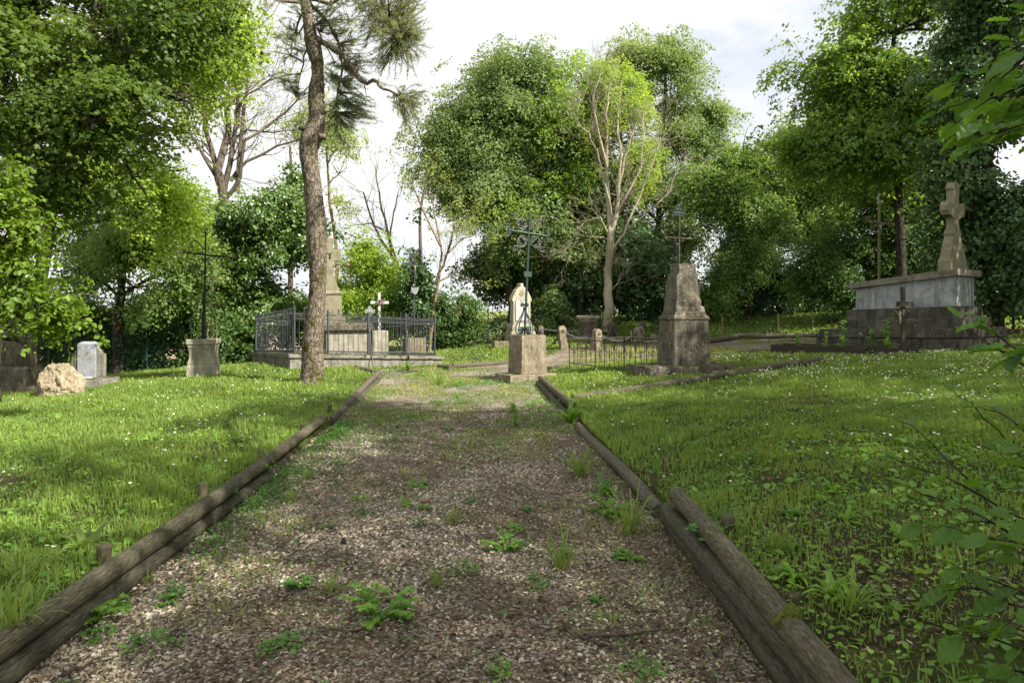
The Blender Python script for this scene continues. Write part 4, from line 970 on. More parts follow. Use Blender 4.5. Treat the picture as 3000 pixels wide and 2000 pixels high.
def granite_grave():
    Y = 16.0; p = at(248, 1128, Y); z0 = tz(p.x, p.y); t = thing('stepped_headstone', 'small speckled grey granite headstone with stepped side wings and worn gold letters', 'headstone', (p.x, p.y, z0), R(6))
    b = MB().box((.05, -.12, .06), (1.15, .95, .30)).build('grave_slab', M['concrete'], t); weather(b, .015, 3, .015, .15)
    s = MB().stack([(.2,.205,.10),(1.0,.205,.10),(1.05,.13,.05)], (0, .18, 0)).build('centre_stone', M['granite'], t); weather(s, .006, 1, .003, .1)
    for sx in (-1, 1):
        wv = MB()
        for k, (x0, x1, h) in enumerate(((.206,.285,.86),(.286,.365,.78))):
            wv.prism([(sx*x0,.2),(sx*x1,.2),(sx*x1,h-.03),(sx*x0,h+.03)] if sx > 0 else [(sx*x1,.2),(sx*x0,.2),(sx*x0,h+.03),(sx*x1,h-.03)], .16 - .05*k, Matrix.Translation((0,.2,0)))
        o = wv.build('side_wing', M['concrete'], t); weather(o, .005, 1, .004, .1)
    e = MB()
    for r, (n, x0, x1) in enumerate(((7,-.11,.09),(6,-.11,.08),(5,-.10,.06),(8,-.13,.11),(5,-.09,.07),(2,.0,.05))):
        for k in range(n):
            x = x0 + (x1 - x0) * k / max(1, n - 1); z = .86 - r * .052
            e.box((x - .004, .0785, z), (.004, .004, .022)); e.box((x + .004, .0785, z + .008 * (k % 3 - 1)), (.012, .004, .004))
    e.build('inscription', M['gold'], t)
    for x, z in ((0,.95),(-.14,.92),(.13,.91)): MB().lathe([(.009,-.01),(.009,.01)], 6, (x, .0785, z)).build('bolt_hole', M['iron_black'], t)
    def w(x, y, z): return t.matrix_basis @ Vector((x, y, z))
    q = Matrix.Rotation(R(6), 4, 'Z') @ Vector((-.30, -.42, .21)); po = thing('flower_pot', 'small black plastic pot with pink and yellow flowers on the granite grave slab', 'flower pot', (p.x + q.x, p.y + q.y, z0 + q.z))
    MB().stack([(0,.045,.045),(.11,.06,.06),(.115,.055,.055),(.10,.05,.05)]).build('pot', M['black_pot'], po)
    fl = MB(); 
    for _ in range(26): 
        c = rng.normal(0, .03, 3) + np.array([-.01, 0, .15]); fl.lathe([(.004,-.004),(.016,0),(.012,.008)], 6, c, mi=int(rng.integers(0, 3)))
    fl.build('flowers', [M['petal_pink'], M['petal_yellow'], M['petal_white']], po)
    pl = thing('fallen_plaque', 'broken pale stone strip lying on the granite grave slab', 'plaque', (p.x + .22, p.y - .30, z0 + .222), R(25))
    MB().box((0,0,.018),(.24,.07,.03)).build('plaque', M['marble'], pl); weather(pl.children[0], .006, 1, .004)
granite_grave()
p = gz(482, 1104, 16.5); o = MB().lathe([(.11,-.05),(.12,.02),(.09,.08),(.03,.10)], 9).build('stone_stub', M['stone_dark'], loc=p); weather(o, .01, 3, .05, .06)
tag(o, 'small dark broken stone stub poking out of the grass left of the moulded pedestal', 'stone stub')

# ---- railed tomb
def enclosure():
    FL, FR = Vector((-5.42, 17.0, 0)), Vector((-2.15, 19.0, 0)); RL = Vector((-7.84, 20.9, 0)); RR = Vector((-4.57, 22.9, 0))
    zb = {'FL': .50, 'FR': .30, 'RL': .28, 'RR': .09}
    o = FL.copy(); o.z = .0
    t = thing('railed_grave_enclosure', 'black wrought iron railing with gates on a mossy kerb behind the pine', 'grave railing', o)
    A, B, C, D = [Vector((v.x - o.x, v.y - o.y, zb[k])) for v, k in ((FL,'FL'),(FR,'FR'),(RR,'RR'),(RL,'RL'))]
    # kerb walls
    ks = MB(); cap = MB(); ctr = (A + B + C + D) / 4
    def off(v, d):
        e = (v - ctr); e.z = 0; e.normalize(); return v + e * d
    for a, b in ((A,B),(B,C),(C,D),(D,A)):
        ao, bo, ai, bi = off(a,.24), off(b,.24), off(a,-.14), off(b,-.14)
        ao2, bo2 = off(a,.30), off(b,.30)
        V = []
        for q, dz in ((ao,-.75),(bo,-.75),(bi,-.75),(ai,-.75),(ao,-.10),(bo,-.10),(bi,-.10),(ai,-.10)): V.append((q.x, q.y, q.z + dz))
        ks.add(V, [(0,3,2,1),(4,5,6,7),(0,1,5,4),(1,2,6,5),(2,3,7,6),(3,0,4,7)])
        V = []
        for q, dz in ((ao2,-.096),(bo2,-.096),(bi,-.096),(ai,-.096),(ao2,.0),(bo2,.0),(bi,.0),(ai,.0)): V.append((q.x, q.y, q.z + dz))
        cap.add(V, [(0,3,2,1),(4,5,6,7),(0,1,5,4),(1,2,6,5),(2,3,7,6),(3,0,4,7)])
    k = ks.build('kerb_wall', M['concrete'], t); weather(k, .01, 5, .02, .25, .012, .06)
    M['coping'] = stone('coping', (.10,.095,.08), (.22,.205,.17), (.32,.30,.25), stain=.6, lichen=.15, orange=.1, moss=.85)
    k = cap.build('kerb_coping', M['coping'], t); weather(k, .012, 5, .025, .2, .015, .06)
    Hh = .97
    def post(v, nm='corner_post', h=1.09):
        m = MB(); m.tube([v, v + Vector((0,0,h))], .028, 6); m.lathe([(.028,0),(.04,.01),(.02,.03),(.03,.05),(.001,.10)], 8, v + Vector((0,0,h))); m.build(nm, M['iron'], t)
    for v in (A, B, C, D): post(v)
    def panel(a, b, nm, n, swan=False, tall=2):
        m = MB(); d = (b - a); L_ = d.length; dh = Vector((d.x, d.y, 0)).normalized()
        for h in (.07, .86, .97) if not swan else (.06, .90, .97): m.tube([a + Vector((0,0,h)), b + Vector((0,0,h))], .013, 4)
        for i in range(1, n):
            q = a + d * (i / n); tp = 1.08 if (i % tall == 0) else .99
            m.tube([q + Vector((0,0,.0)), q + Vector((0,0,tp))], .0068, 5, cap=False)
            if i % tall == 0 and not swan: m.lathe([(.009,0),(.022,.02),(.013,.05),(.001,.09)], 6, q + Vector((0,0,tp)))
            elif not swan: m.lathe([(.009,0),(.015,.02),(.001,.06)], 6, q + Vector((0,0,tp)))
        for i in range(n):
            q = a + d * ((i + .5) / n); w_ = L_ / n
            if swan:
                m.tube([q + Vector((0,0,.97)), q + dh*.03 + Vector((0,0,1.02)), q + dh*.01 + Vector((0,0,1.09)), q - dh*.04 + Vector((0,0,1.13)), q - dh*.07 + Vector((0,0,1.10))], [.009,.012,.011,.010,.006], 5)
            else:
                rail_scroll(m, q + Vector((0,0,.915)) - dh*w_*.22, w_*.24, 1, dirv=dh, up=-1, w=.006); rail_scroll(m, q + Vector((0,0,.915)) + dh*w_*.22, w_*.24, -1, dirv=dh, up=-1, w=.006)
                if i % tall == 0: m.tube([q - dh*w_*.45 + Vector((0,0,1.08))] + [q + dh*w_*.5 + dh*w_*.98*math.cos(x) + Vector((0,0,1.08 + .095*math.sin(x))) for x in np.linspace(math.pi, 2*math.pi, 8)], .007, 4, cap=False)
            rail_scroll(m, q + Vector((0,0,.035)) - dh*w_*.22, w_*.22, 1, dirv=dh, w=.006); rail_scroll(m, q + Vector((0,0,.035)) + dh*w_*.22, w_*.22, -1, dirv=dh, w=.006)
        m.build(nm, M['iron'], t)
    P1, P2 = A.lerp(B, .50), A.lerp(B, .775); G0 = A.lerp(B, .22)
    panel(A, G0, 'front_panel', 7); panel(G0 + (P1-G0)*.02, P1 - (P1-G0)*.02, 'gate_leaf', 8); panel(P1 + (P2-P1)*.04, P2 - (P2-P1)*.03, 'gate_leaf', 9); panel(P2, B, 'front_panel', 10)
    for q in (G0, P1 - (P1-G0)*.01, P1 + (P2-P1)*.02, P2): post(q, 'gate_post', 1.05)
    panel(A, D, 'side_panel', 26, True); panel(B, C, 'side_panel', 26); panel(D, C, 'rear_panel', 24)
    out = Vector((.52, -.85, 0))
    for q in (P1, P2):
        m = MB(); m.tube([q + Vector((0,0,.66)), q + out*.06 + Vector((0,0,.70)), q + out*.10 + Vector((0,0,.62)), q + out*.30 + Vector((0,0,-.22))], .014, 6); m.tube([q + Vector((0,0,.6)), q + out*.05 + Vector((0,0,.6))], .02, 6); m.build('stay_rod', M['iron'], t)
enclosure()
def inner_graves():
    # tall tomb with stone cross
    Y = 20.3; rz = R(20); p = at(1016, 1040, Y); zg = .12; t = thing('stone_cross_tomb', 'box tomb with tall lichened stone cross inside the railing mostly behind the pine', 'tomb', (p.x, p.y, zg), rz)
    b = MB().stack([(0,.62,.75,0,.4),(.86,.62,.75,0,.4)]).build('tomb_chest', M['stone_pale'], t); weather(b, .01, 3, .012, .15)
    b = MB().stack([(.86,.70,.85,0,.4),(1.02,.70,.85,0,.4),(1.07,.64,.8,0,.4)]).build('cover_slab', M['stone_dark'], t); weather(b, .01, 3, .012, .15)
    cx = -.47
    b = MB().stack([(1.03,.50,.32,cx,.9),(1.22,.50,.32,cx,.9),(1.25,.40,.28,cx,.9),(1.92,.385,.27,cx,.9),(1.93,.42,.3,cx,.9),(2.0,.42,.3,cx,.9),(2.03,.36,.25,cx,.9)]).build('pedestal', M['stone_cross'], t); weather(b, .01, 3, .01, .12)
    s = [(.33,2.02),(.34,2.10),(.27,2.2),(.17,2.34),(.145,2.5),(.145,3.02),(.28,3.02),(.33,2.96),(.39,2.94),(.39,3.34),(.33,3.32),(.30,3.30),(.145,3.30),(.145,3.55),(.19,3.6),(.17,3.66)]
    poly = s + [(-x, z) for x, z in reversed(s)]
    b = MB().prism(poly, .24, Matrix.Translation((cx, .9, 0))).build('stone_cross', M['stone_cross'], t); weather(b, .012, 2, .008, .1)
    corpus('figure', .22, M['corpus_dark'], t, (cx + .06, .76, 3.0), 0)
    # crucifix with red ball
    f = at(984, 1000, 21.6); f.z = .1
    def ex(t_, f_):
        m = MB(); c = at(1019, 776, 21.5) - f_; m.lathe([(.001,-.05),(.04,-.03),(.052,0),(.04,.03),(.001,.05)], 10, c); m.build('red_ball', M['rose'], t_, smooth=True)
    crucifix('crucifix', 'grey crucifix with a red ball on its arm end behind the pine', f, at(982,715,21.6), at(940,772,21.5), at(1017,776,21.6), .028, M['iron_mossy'], (.62, M['corpus']), 1, extra=ex)
    # rose cross on block
    Y = 20.4; p = at(1112, 1030, Y); t = thing('rose_cross_monument', 'grey iron cross twined with painted roses on a plain stone block inside the railing', 'grave monument', (p.x, p.y, .1), R(18))
    b = MB().stack([(-.1,.24,.2),(.86,.235,.195)]).build('stone_block', M['stone_pale'], t); weather(b, .03, 2, .01, .12)
    zt = .86; ctop = EYE - (857-HY)/F*Y - .1; ca = EYE - (886-HY)/F*Y - .1
    m = MB(); m.box((-.01,0,(zt+ctop)/2), (.075,.05,ctop-zt)); m.box((-.0,0,ca), (.54,.046,.085)); cr = m.build('iron_cross', M['white_iron'], t); weather(cr, .004, 0, 0)
    ro = MB(); 
    for _ in range(34):
        a = rng.random() * 6.28; r = rng.uniform(.03, .17); ro.lathe([(.006,-.012),(.022,-.006),(.024,.01),(.01,.018)], 7, (r*math.cos(a), -.045 - .02*rng.random(), ca + .03 + r*.75*math.sin(a)), mi=int(rng.random() < .55))
    for k in range(16):
        z = zt + .06 + k * .036; ro.lathe([(.006,-.012),(.02,-.006),(.022,.008),(.01,.014)], 7, (.035*math.sin(k*1.1), -.04, z), mi=int(k % 3 > 0))
    ro.build('roses', [M['rose'], M['rose_leaf']], cr)
    # small white cast cross with scroll crest
    Y = 21.0; p = at(1083, 1000, Y); t = thing('cast_iron_cross', 'small white pierced iron cross rising from a curved scroll crest inside the railing', 'grave cross', (p.x, p.y, .08), R(18))
    zc = EYE - (912-HY)/F*Y - .08; zs = EYE - (932-HY)/F*Y - .08
    m = MB(); m.box((0,0,zs/2), (.05,.03,zs)); m.tube(bez((-.27,0,zs-.03),(-.12,0,zs+.02),(-.1,0,zs+.14),(0,0,zs+.15),8), .01, 5); m.tube(bez((.27,0,zs-.03),(.12,0,zs+.02),(.1,0,zs+.14),(0,0,zs+.15),8), .01, 5); m.tube([(-.3,0,zs-.03),(.3,0,zs-.03)], .012, 5)
    for x in (-.16,-.06,.06,.16): m.tube(spiral((x,0,zs+.035), .045, .01, 0, 1.2, 10), .007, 4)
    m.build('scroll_crest', M['iron_green'], t)
    m = MB()
    for a in range(4):
        d = Vector((math.cos(a*math.pi/2), 0, math.sin(a*math.pi/2))); e = Vector((-d.z,0,d.x)); c = Vector((0,0,zc))
        m.tube([c, c + d*.12], .012, 5)
        for s in (-1,1): m.tube([c + d*.05, c + d*.09 + e*s*.055, c + d*.14 + e*s*.03, c + d*.15], .012, 5); m.tube(spiral(tuple(c + d*.05 + e*s*.05), .03, .008, 0, 1, 8), .009, 4)
    m.tube([(0,0,zs+.1),(0,0,zc-.1)], .02, 5)
    m.build('white_cross', M['white_iron'], t)
    # tall thin cross with shield
    Y = 21.6; p = at(1213, 1034, Y); t = thing('shield_cross_monument', 'very tall thin iron cross with grey shield plate inside the railing', 'grave monument', (p.x, p.y, .05), R(25))
    b = MB().stack([(-.1,.30,.28),(.63,.30,.28)]).build('stone_block', M['stone_warm'], t); weather(b, .015, 3, .012, .12)
    def Z(py): return EYE - (py-HY)/F*Y - .05
    m = MB(); m.tube([(0,0,.62),(.03,0,Z(735))], [.02,.014], 6); m.tube([(-.38,0,Z(774)),(.40,0,Z(781))], .014, 6); m.lathe([(.06,0),(.03,.05),(.02,.1)], 8, (0,0,.62)); cr = m.build('iron_cross', M['iron'], t)
    zc = Z(850); sh = [(-.115,.12),(-.08,.075),(-.03,.07),(0,.09),(.03,.07),(.08,.075),(.115,.12),(.115,.0),(.08,-.08),(.03,-.12),(-.03,-.12),(-.08,-.08),(-.115,0)]
    M['shield'] = plain('shield', (.20,.21,.23), (.34,.35,.37), .5, .2, 60)
    m = MB().prism([(x + .015, z + zc) for x, z in sh][::-1], .012, Matrix.Translation((0,-.03,0))).build('shield_plate', M['shield'], cr)
    m = MB()
    for r in range(5):
        for k in range(4 if r < 4 else 2): m.box((-.05 + .035*k + .01*(r % 2), -.0385, zc + .055 - r*.032), (.02,.004,.006))
    m.build('worn_lettering', M['iron'], cr)
    corpus('figure', .22, M['corpus'], t, (.02, -.04, Z(778) - .2), 0)
inner_graves()

# ---- tall broken monument
def broken_monument():
    Y = 14.3; p = at(2003, 1080, Y); z0 = .285; t = thing('broken_stone_monument', 'tall stained stone monument with a broken tapered top and crucifix on a wide mossy slab', 'grave monument', (p.x, p.y, z0), R(17)); t.scale = (.93, .93, 1)
    b = MB().stack([(-.35,1.10,.55,-.05,0),(.14,1.10,.55,-.05,0),(.16,1.08,.53,-.05,0)]).build('base_slab', M['stone_dark'], t); weather(b, .02, 4, .04, .25, .015, .06)
    b = MB().stack([(.15,.455,.36),(.83,.445,.35)]).build('lower_block', M['stone_dark'], t); weather(b, .01, 4, .012, .15, .006, .04)
    b = MB().stack([(.83,.43,.335),(1.09,.425,.33),(1.10,.45,.35),(1.135,.45,.35),(1.19,.40,.305),(1.22,.385,.295),(1.23,.395,.3),(1.26,.37,.285)]).build('upper_block', M['stone_dark'], t); weather(b, .008, 3, .012, .12, .006, .04)
    b = MB().stack([(1.255,.355,.28),(1.33,.35,.28),(1.36,.315,.26,-.03,0),(1.50,.315,.255,-.02,0),(1.54,.295,.25,-.035,0),(1.70,.285,.24,-.035,0),(1.90,.265,.225,-.045,0),(2.00,.255,.22,-.05,0),(2.05,.222,.205,-.025,0),(2.10,.212,.20,-.02,0),(2.25,.208,.195,-.02,0)]).build('broken_top', M['stone_dark'], t); weather(b, .006, 4, .035, .16, .016, .05)
    b = MB().stack([(1.255,.06,.05,.30,-.24),(1.34,.05,.045,.30,-.24),(1.38,.015,.02,.29,-.24)]).build('broken_chip', M['stone_pale'], t); weather(b, .01, 3, .03, .08)
    m = MB(); zt = 2.24
    def Z(py): return EYE - (py-HY)/F*Y - z0
    m.tube([(-.11,.02,zt),(-.10,.02,Z(632))], .020, 8); m.tube([(-.48,.02,Z(696)),(.24,.02,Z(699))], [.012,.014], 6); cr = m.build('iron_cross', M['iron_rust'], t)
    e = MB(); c = Vector((-.10,.02,Z(617)))
    for k in range(3):
        for j in range(3 - k): e.tube(spiral((c.x + (j-(2-k)/2)*.075, c.y, c.z - .07 + k*.075), .042, .010, k+j, 1.4, 12), .010, 5)
    e.tube([c + Vector((-.13,0,-.11)), c + Vector((.13,0,-.11))], .014, 5); e.tube([c + Vector((-.13,0,-.11)), c + Vector((-.09,0,.08)), c + Vector((0,0,.15)), c + Vector((.09,0,.08)), c + Vector((.13,0,-.11))], .012, 5)
    e.build('pierced_finial', M['iron_green'], cr)
    corpus('figure', .48, M['corpus_dark'], t, (-.14, .10, Z(698) - .47), math.pi)
broken_monument()

# ---- big tomb on the right
def big_tomb():
    th = R(53); cor = Vector((9.70, 15.0, 0)); L_, W = 2.15, 1.15
    # local frame: x from the foot to the head end, y to the back
    t = thing('box_tomb', 'large grey box tomb on dark steps with a sloping slab and carved stone cross', 'tomb', (cor.x, cor.y, 0), -th)
    def st(z0, z1, o, mat, name, dz=0, **kw):
        x0, x1, y0, y1 = -L_ - o[0], o[1], -o[2], W + o[3]
        V = []
        for z in (z0, z1):
            for x, y in ((x0,y0),(x1,y0),(x1,y1),(x0,y1)): V.append((x, y, z + dz * (x / L_)))
        b = MB().add(V, [(3,2,1,0),(4,5,6,7),(0,1,5,4),(1,2,6,5),(2,3,7,6),(3,0,4,7)]).build(name, mat, t); weather(b, kw.get('bv', .012), 4, kw.get('d', .012), .18, .006, .05); return b
    st(.30, .98, (.75,.50,.36,.4), M['stone_tomb'], 'foundation', .03, d=.05, bv=.03)
    st(.975, 1.18, (.72,.53,.40,.4), M['stone_tomb'], 'lower_step', .06)
    st(1.177, 1.41, (.30,.26,.26,.26), M['stone_tomb'], 'middle_step', .08)
    st(1.407, 1.66, (.15,.13,.13,.13), M['stone_tomb'], 'upper_step', .08)
    V = [(-L_,0,1.585),(0,0,1.655),(0,W,1.655),(-L_,W,1.585),(-L_+.02,0.0,2.08),(0,0,2.34),(0,W,2.34),(-L_+.02,W,2.08)]
    b = MB().add(V, [(3,2,1,0),(4,5,6,7),(0,1,5,4),(1,2,6,5),(2,3,7,6),(3,0,4,7)]).build('chest', M['plaster'], t); weather(b, .008, 4, .010, .06)
    for y in (.14, W-.14): MB().box((.003, y, 1.99), (.006,.012,.64)).build('panel_joint', M['stone_tomb'], t)
    V = [(-L_-.12,-.10,2.09),(.12,-.10,2.33),(.12,W+.10,2.33),(-L_-.12,W+.10,2.09),(-L_-.12,-.10,2.22),(-.5,-.10,2.42),(.12,-.10,2.48),(.12,W+.10,2.48),(-.5,W+.10,2.42),(-L_-.12,W+.10,2.22)]
    M['slab_l'] = stone('slab_l', (.09,.08,.06), (.20,.18,.135), (.30,.27,.2), stain=.5, lichen=.35, orange=.1, moss=.1)
    b = MB().add(V, [(3,2,1,0),(4,5,8,9),(5,6,7,8),(0,1,6,5,4),(1,2,7,6),(2,3,9,8,7),(3,0,4,9)]).build('cover_slab', M['slab_l'], t); weather(b, .01, 3, .012, .15)
    s = [(.50,0),(.50,.24),(.44,.27),(.41,.34),(.40,.50),(.33,.53),(.31,.62),(.24,.72),(.21,.80),(.245,.86),(.235,.94),(.17,.97),(.155,1.04),(.15,1.30),
         (.36,1.30),(.40,1.26),(.47,1.27),(.50,1.33),(.54,1.36),(.54,1.48),(.50,1.51),(.47,1.57),(.40,1.58),(.36,1.55),(.15,1.55),(.15,1.84),(.19,1.87),(.185,1.93),(.14,1.97),(.10,2.02),(0,2.03)]
    poly = s + [(-x, z) for x, z in reversed(s[:-1])]
    k = .90
    b = MB().prism([(x * k, z) for x, z in poly], .27, Matrix.Translation((-.22, W*.48, 2.44)) @ Matrix.Rotation(R(90), 4, 'Z')).build('stone_cross', M['stone_cross'], t)
    # narrow the upper shaft in depth
    for v in b.data.vertices:
        z = v.co.z - 2.44
        f_ = 1.0 if z < .3 else (.8 if z < .9 else .62); v.co.x = -.22 + (v.co.x + .22) * f_
    weather(b, .010, 2, .006, .12)
    # low side block at the foot
    q = at(2424, 1005, 17.6); o = MB().box((0,0,.12), (.48,.7,.5)).build('low_stone_block', M['stone_tomb'], loc=(q.x, q.y, tz(q.x, q.y)), ); o.rotation_euler = (0,0,R(-20)); weather(o, .015, 3, .02, .15)
    tag(o, 'low dark stone block at the foot end of the big grey box tomb', 'stone block')
big_tomb()
# thin iron cross behind the tomb
f = gz(2575, 900, 18.6)
def ex(t, f_):
    m = MB(); c = at(2574, 585, 18.6) - f_
    for k in range(5): m.lathe([(.02,-.03),(.06 - .006*k,0),(.02,.03)], 7, c + Vector((.02*math.sin(k*2),0,.06*k - .1)))
    m.build('cast_finial', M['corpus'], t)
    for x, y in ((2543,642),(2609,657)):
        m = MB(); c = at(x, y, 18.5) - f_
        for k in range(6): a = k*1.05; m.tube(spiral((c.x + .05*math.cos(a), c.y, c.z + .06*math.sin(a)), .035, .008, a, 1.3, 9), .009, 4)
        m.build('arm_finial', M['iron_mossy'], t)
    m = MB(); c = at(2562, 668, 18.4) - f_
    m.tube([c + Vector((.12*math.cos(a), -.02, .15*math.sin(a))) for a in np.linspace(.6, 5.2, 18)], .016, 5); m.tube([c + Vector((.10*math.cos(a)+.06, -.02, -.12+.14*math.sin(a))) for a in np.linspace(-2.0, 2.0, 12)], .016, 5); m.build('wreath_ring', M['iron_rust'], t)
crucifix('crucifix', 'tall thin mossy crucifix with a round scroll rising behind the big box tomb', f, at(2576,595,18.6), at(2551,649,18.4), at(2604,658,18.8), .04, M['iron_mossy'], (.34, M['corpus']), 1, extra=ex)
# timber grave bed with wooden cross
def timber_bed():
    a, b = at(2258, 1012, 16.0), at(2700, 1012, 14.2); d = (b - a); rz = math.atan2(d.y, d.x); L_ = Vector((d.x, d.y)).length
    za, zb_ = tz(a.x, a.y), tz(b.x, b.y); z0 = min(za, zb_); t = thing('timber_grave_bed', 'low rectangular grave bed edged with dark timber boards in front of the box tomb', 'grave bed', (a.x, a.y, z0), rz)
    top = .24
    def bd(c, dm, nm='edge_board'): 
        o = MB().box(c, dm).build(nm, M['timber'], t); weather(o, .006, 3, .008, .15)
    bd((L_*.33, 0, top/2 - .05), (L_*.66, .055, top + .1)); bd((L_*.832, .003, top/2 - .05), (L_*.33, .055, top + .1)); bd((L_/2, .95, top/2 - .05), (L_, .055, top + .1)); bd((.03, .475, top/2 - .05), (.05, .89, top + .1)); bd((L_ - .03, .475, top/2 - .05), (.05, .89, top + .1))
    o = grid_sheet(np.linspace(.055, L_ - .055, 30), np.linspace(.03, .92, 12), lambda X, Y: top - .06 + .02*np.sin(X*7)*np.cos(Y*9)).build('soil', M['ground'], t, smooth=True)
    q = at(2645, 1012, 14.55); t2 = thing('wooden_cross', 'plain dark wooden cross standing at the head of the timber grave bed', 'grave cross', (q.x, q.y, z0 + .05), R(16))
    hh = EYE - (840-HY)/F*14.55 - z0 - .05
    o = MB().box((0,0,hh/2), (.085,.06,hh)).build('upright', M['timber_v'], t2); weather(o, .004, 2, .004, .1)
    o = MB().box((0,-.052,hh-.37), (.42,.044,.11)).build('cross_bar', M['timber'], t2); weather(o, .004, 2, .004, .1)
    corpus('figure', .30, M['corpus'], t2, (-.075, .0, hh - .80), R(90))
    return t, z0
timber_bed()

# ---- gothic headstone, block
def gothic():
    Y = 23.0; p = at(1524, 1012, Y); z0 = tz(p.x, p.y); s = Y / F; t = thing('pointed_headstone', 'pale pointed arch headstone with white marble panel behind the green iron cross', 'headstone', (p.x, p.y, z0), R(22))
    b = MB().stack([(-.1,.44,.30),(.42,.44,.30),(.44,.40,.27),(.60,.40,.27),(.66,.36,.24),(.72,.34,.22)]).build('plinth', M['stone_pale'], t); weather(b, .01, 3, .012, .12)
    o = [(.31,.72),(.31,1.42),(.36,1.47),(.34,1.56),(.28,1.68),(.20,1.82),(.10,1.92),(.055,1.94),(.055,2.04),(0,2.05)]
    poly = o + [(-x, z) for x, z in reversed(o[:-1])]
    M['stone_goth'] = stone('stone_goth', (.22,.19,.12), (.42,.38,.28), (.55,.50,.38), stain=.3, lichen=.2, orange=.5)
    b = MB().prism(poly, .32).build('arch_stone', M['stone_goth'], t); weather(b, .015, 2, .006, .1)
    i = [(.235,.80),(.235,1.30),(.215,1.46),(.16,1.60),(.075,1.50),(0,1.36)]; i2 = i + [(-x, z) for x, z in reversed(i[:-1])]
    b = MB().prism(i2, .03, Matrix.Translation((0,-.165,0))).build('marble_panel', M['marble'], t); weather(b, .004, 0, 0)
    m = MB(); m.tube([(x,-.178,z) for x, z in i2 + i2[:1]], .014, 5)
    for a in range(3): m.tube([(.045*math.cos(a*2.09+1.57)+.045*math.cos(u), -.17, 1.72+.045*math.sin(a*2.09+1.57)+.045*math.sin(u)) for u in np.linspace(0,6.28,11)], .012, 4)
    m.build('panel_moulding', M['stone_goth'], t, smooth=True)
gothic()
q = gz(1468, 1010, 22.4); o = MB().box((0,0,.06), (.5,.4,.32)).build('low_stone_block', M['stone_warm'], loc=q); o.rotation_euler = (0,0,R(10)); weather(o, .02, 3, .02, .12)
tag(o, 'low sunlit stone block in the grass left of the pointed headstone', 'stone block')

# ---- chained posts round a hexagonal pedestal
def bollards():
    spec = [(1652,1019,20.6,.70,.115,R(-6),'leaning stone post nearest the pointed headstone in the chained ring'),
            (1582,992,23.6,.56,.10,R(2),'stone post behind the tapered block of the green iron cross'),
            (1747,1029,20.2,.62,.12,R(3),'stained stone post in front of the six sided pedestal'),
            (1793,999,24.0,.66,.12,R(0),'pale square topped stone post right of the six sided pedestal'),
            (1871,1017,21.6,.60,.14,R(2),'round topped stone post just left of the broken monument'),
            (1881,996,24.6,.62,.12,R(0),'farthest stone post half hidden behind the round topped post'),
            (1916,1004,22.5,.34,.12,R(0),'short broken stone post touching the left side of the broken monument')]
    tops = []
    base = None
    for i, (px, py, Y, h, hw, lean, lab) in enumerate(spec):
        q = gz(px, py, Y); t = thing('stone_post', lab, 'stone post', q, R(12 + 9*i), 'chained stone posts')
        b = MB().stack([(-.15,hw,hw*.85),(h-.12,hw*.98,hw*.82),(h-.04,hw*.85,hw*.7),(h,hw*.5,hw*.45)]).build('post', M['stone_dark' if i % 2 else 'stone_warm'], t); weather(b, .01, 3, .035, .12, .012, .04)
        r = MB(); r.tube([(.035*math.cos(a), -hw*.8 - .01, h-.14+.035*math.sin(a)) for a in np.linspace(0, 6.28, 10)], .01, 5); r.build('chain_ring', M['chain'], t)
        t.rotation_euler.y = lean; tops.append(q + Vector((math.sin(lean)*h, 0, h - .12)))
    def chain(a, b, sag, lab, k=.088):
        a, b = Vector(a), Vector(b); L_ = (b - a).length * (1 + sag*.9); n = max(5, int(L_ / k)); m = MB(); prev = None
        for i in range(n):
            t = (i + .5) / n; p = a.lerp(b, t); p.z -= sag * 4 * t * (1-t) * (b-a).length * .42
            t2 = t + .01; p2 = a.lerp(b, t2); p2.z -= sag * 4 * t2 * (1-t2) * (b-a).length * .42
            d = (p2 - p).normalized(); s = d.cross(Vector((0,0,1))).normalized(); u = s.cross(d); e = s if i % 2 else u
            m.tube([p + d*(.062*math.cos(x)) + e*(.034*math.sin(x)) for x in np.linspace(0, 2*math.pi, 11)], .0125, 5, cap=False)
        o = m.build('chain', M['chain'], smooth=True); tag(o, lab, 'chain', 'rusty chains between the stone posts')
    T = tops
    chain(T[1], T[0], .38, 'chain hanging from the post behind the green cross block to the leaning post'); chain(T[0], T[2], .42, 'drooping chain from the leaning post to the post before the six sided pedestal')
    chain(T[1], T[3], .12, 'long slack chain passing behind the six sided pedestal'); chain(T[2], T[3], .20, 'chain rising from the stained post to the pale square topped post'); chain(T[3], T[4], .40, 'chain sagging from the pale square topped post to the round topped post')
    chain(T[2], T[4], .32, 'low chain behind the small iron railing between stained and round topped posts'); chain(T[5], T[6], .30, 'chain from the farthest post down to the short broken post'); chain(T[4], T[6], .25, 'short chain between the round topped post and the broken monument')
    q = gz(1722, 1003, 23.0); t = thing('six_sided_pedestal', 'six sided stone pedestal with a moulded cap inside the ring of chained posts', 'pedestal', q, R(10))
    b = MB().lathe([(.42,-.1),(.42,.12),(.40,.16),(.345,.22),(.33,.28),(.315,.70)], 6, rot=.3).build('shaft', M['stone_dark'], t); weather(b, .008, 3, .012, .1)
    b = MB().lathe([(.32,.70),(.34,.73),(.40,.80),(.435,.81),(.435,.88),(.42,.90)], 6, rot=.3).build('cap_stone', M['stone_pale'], t); weather(b, .008, 3, .012, .1)
bollards()

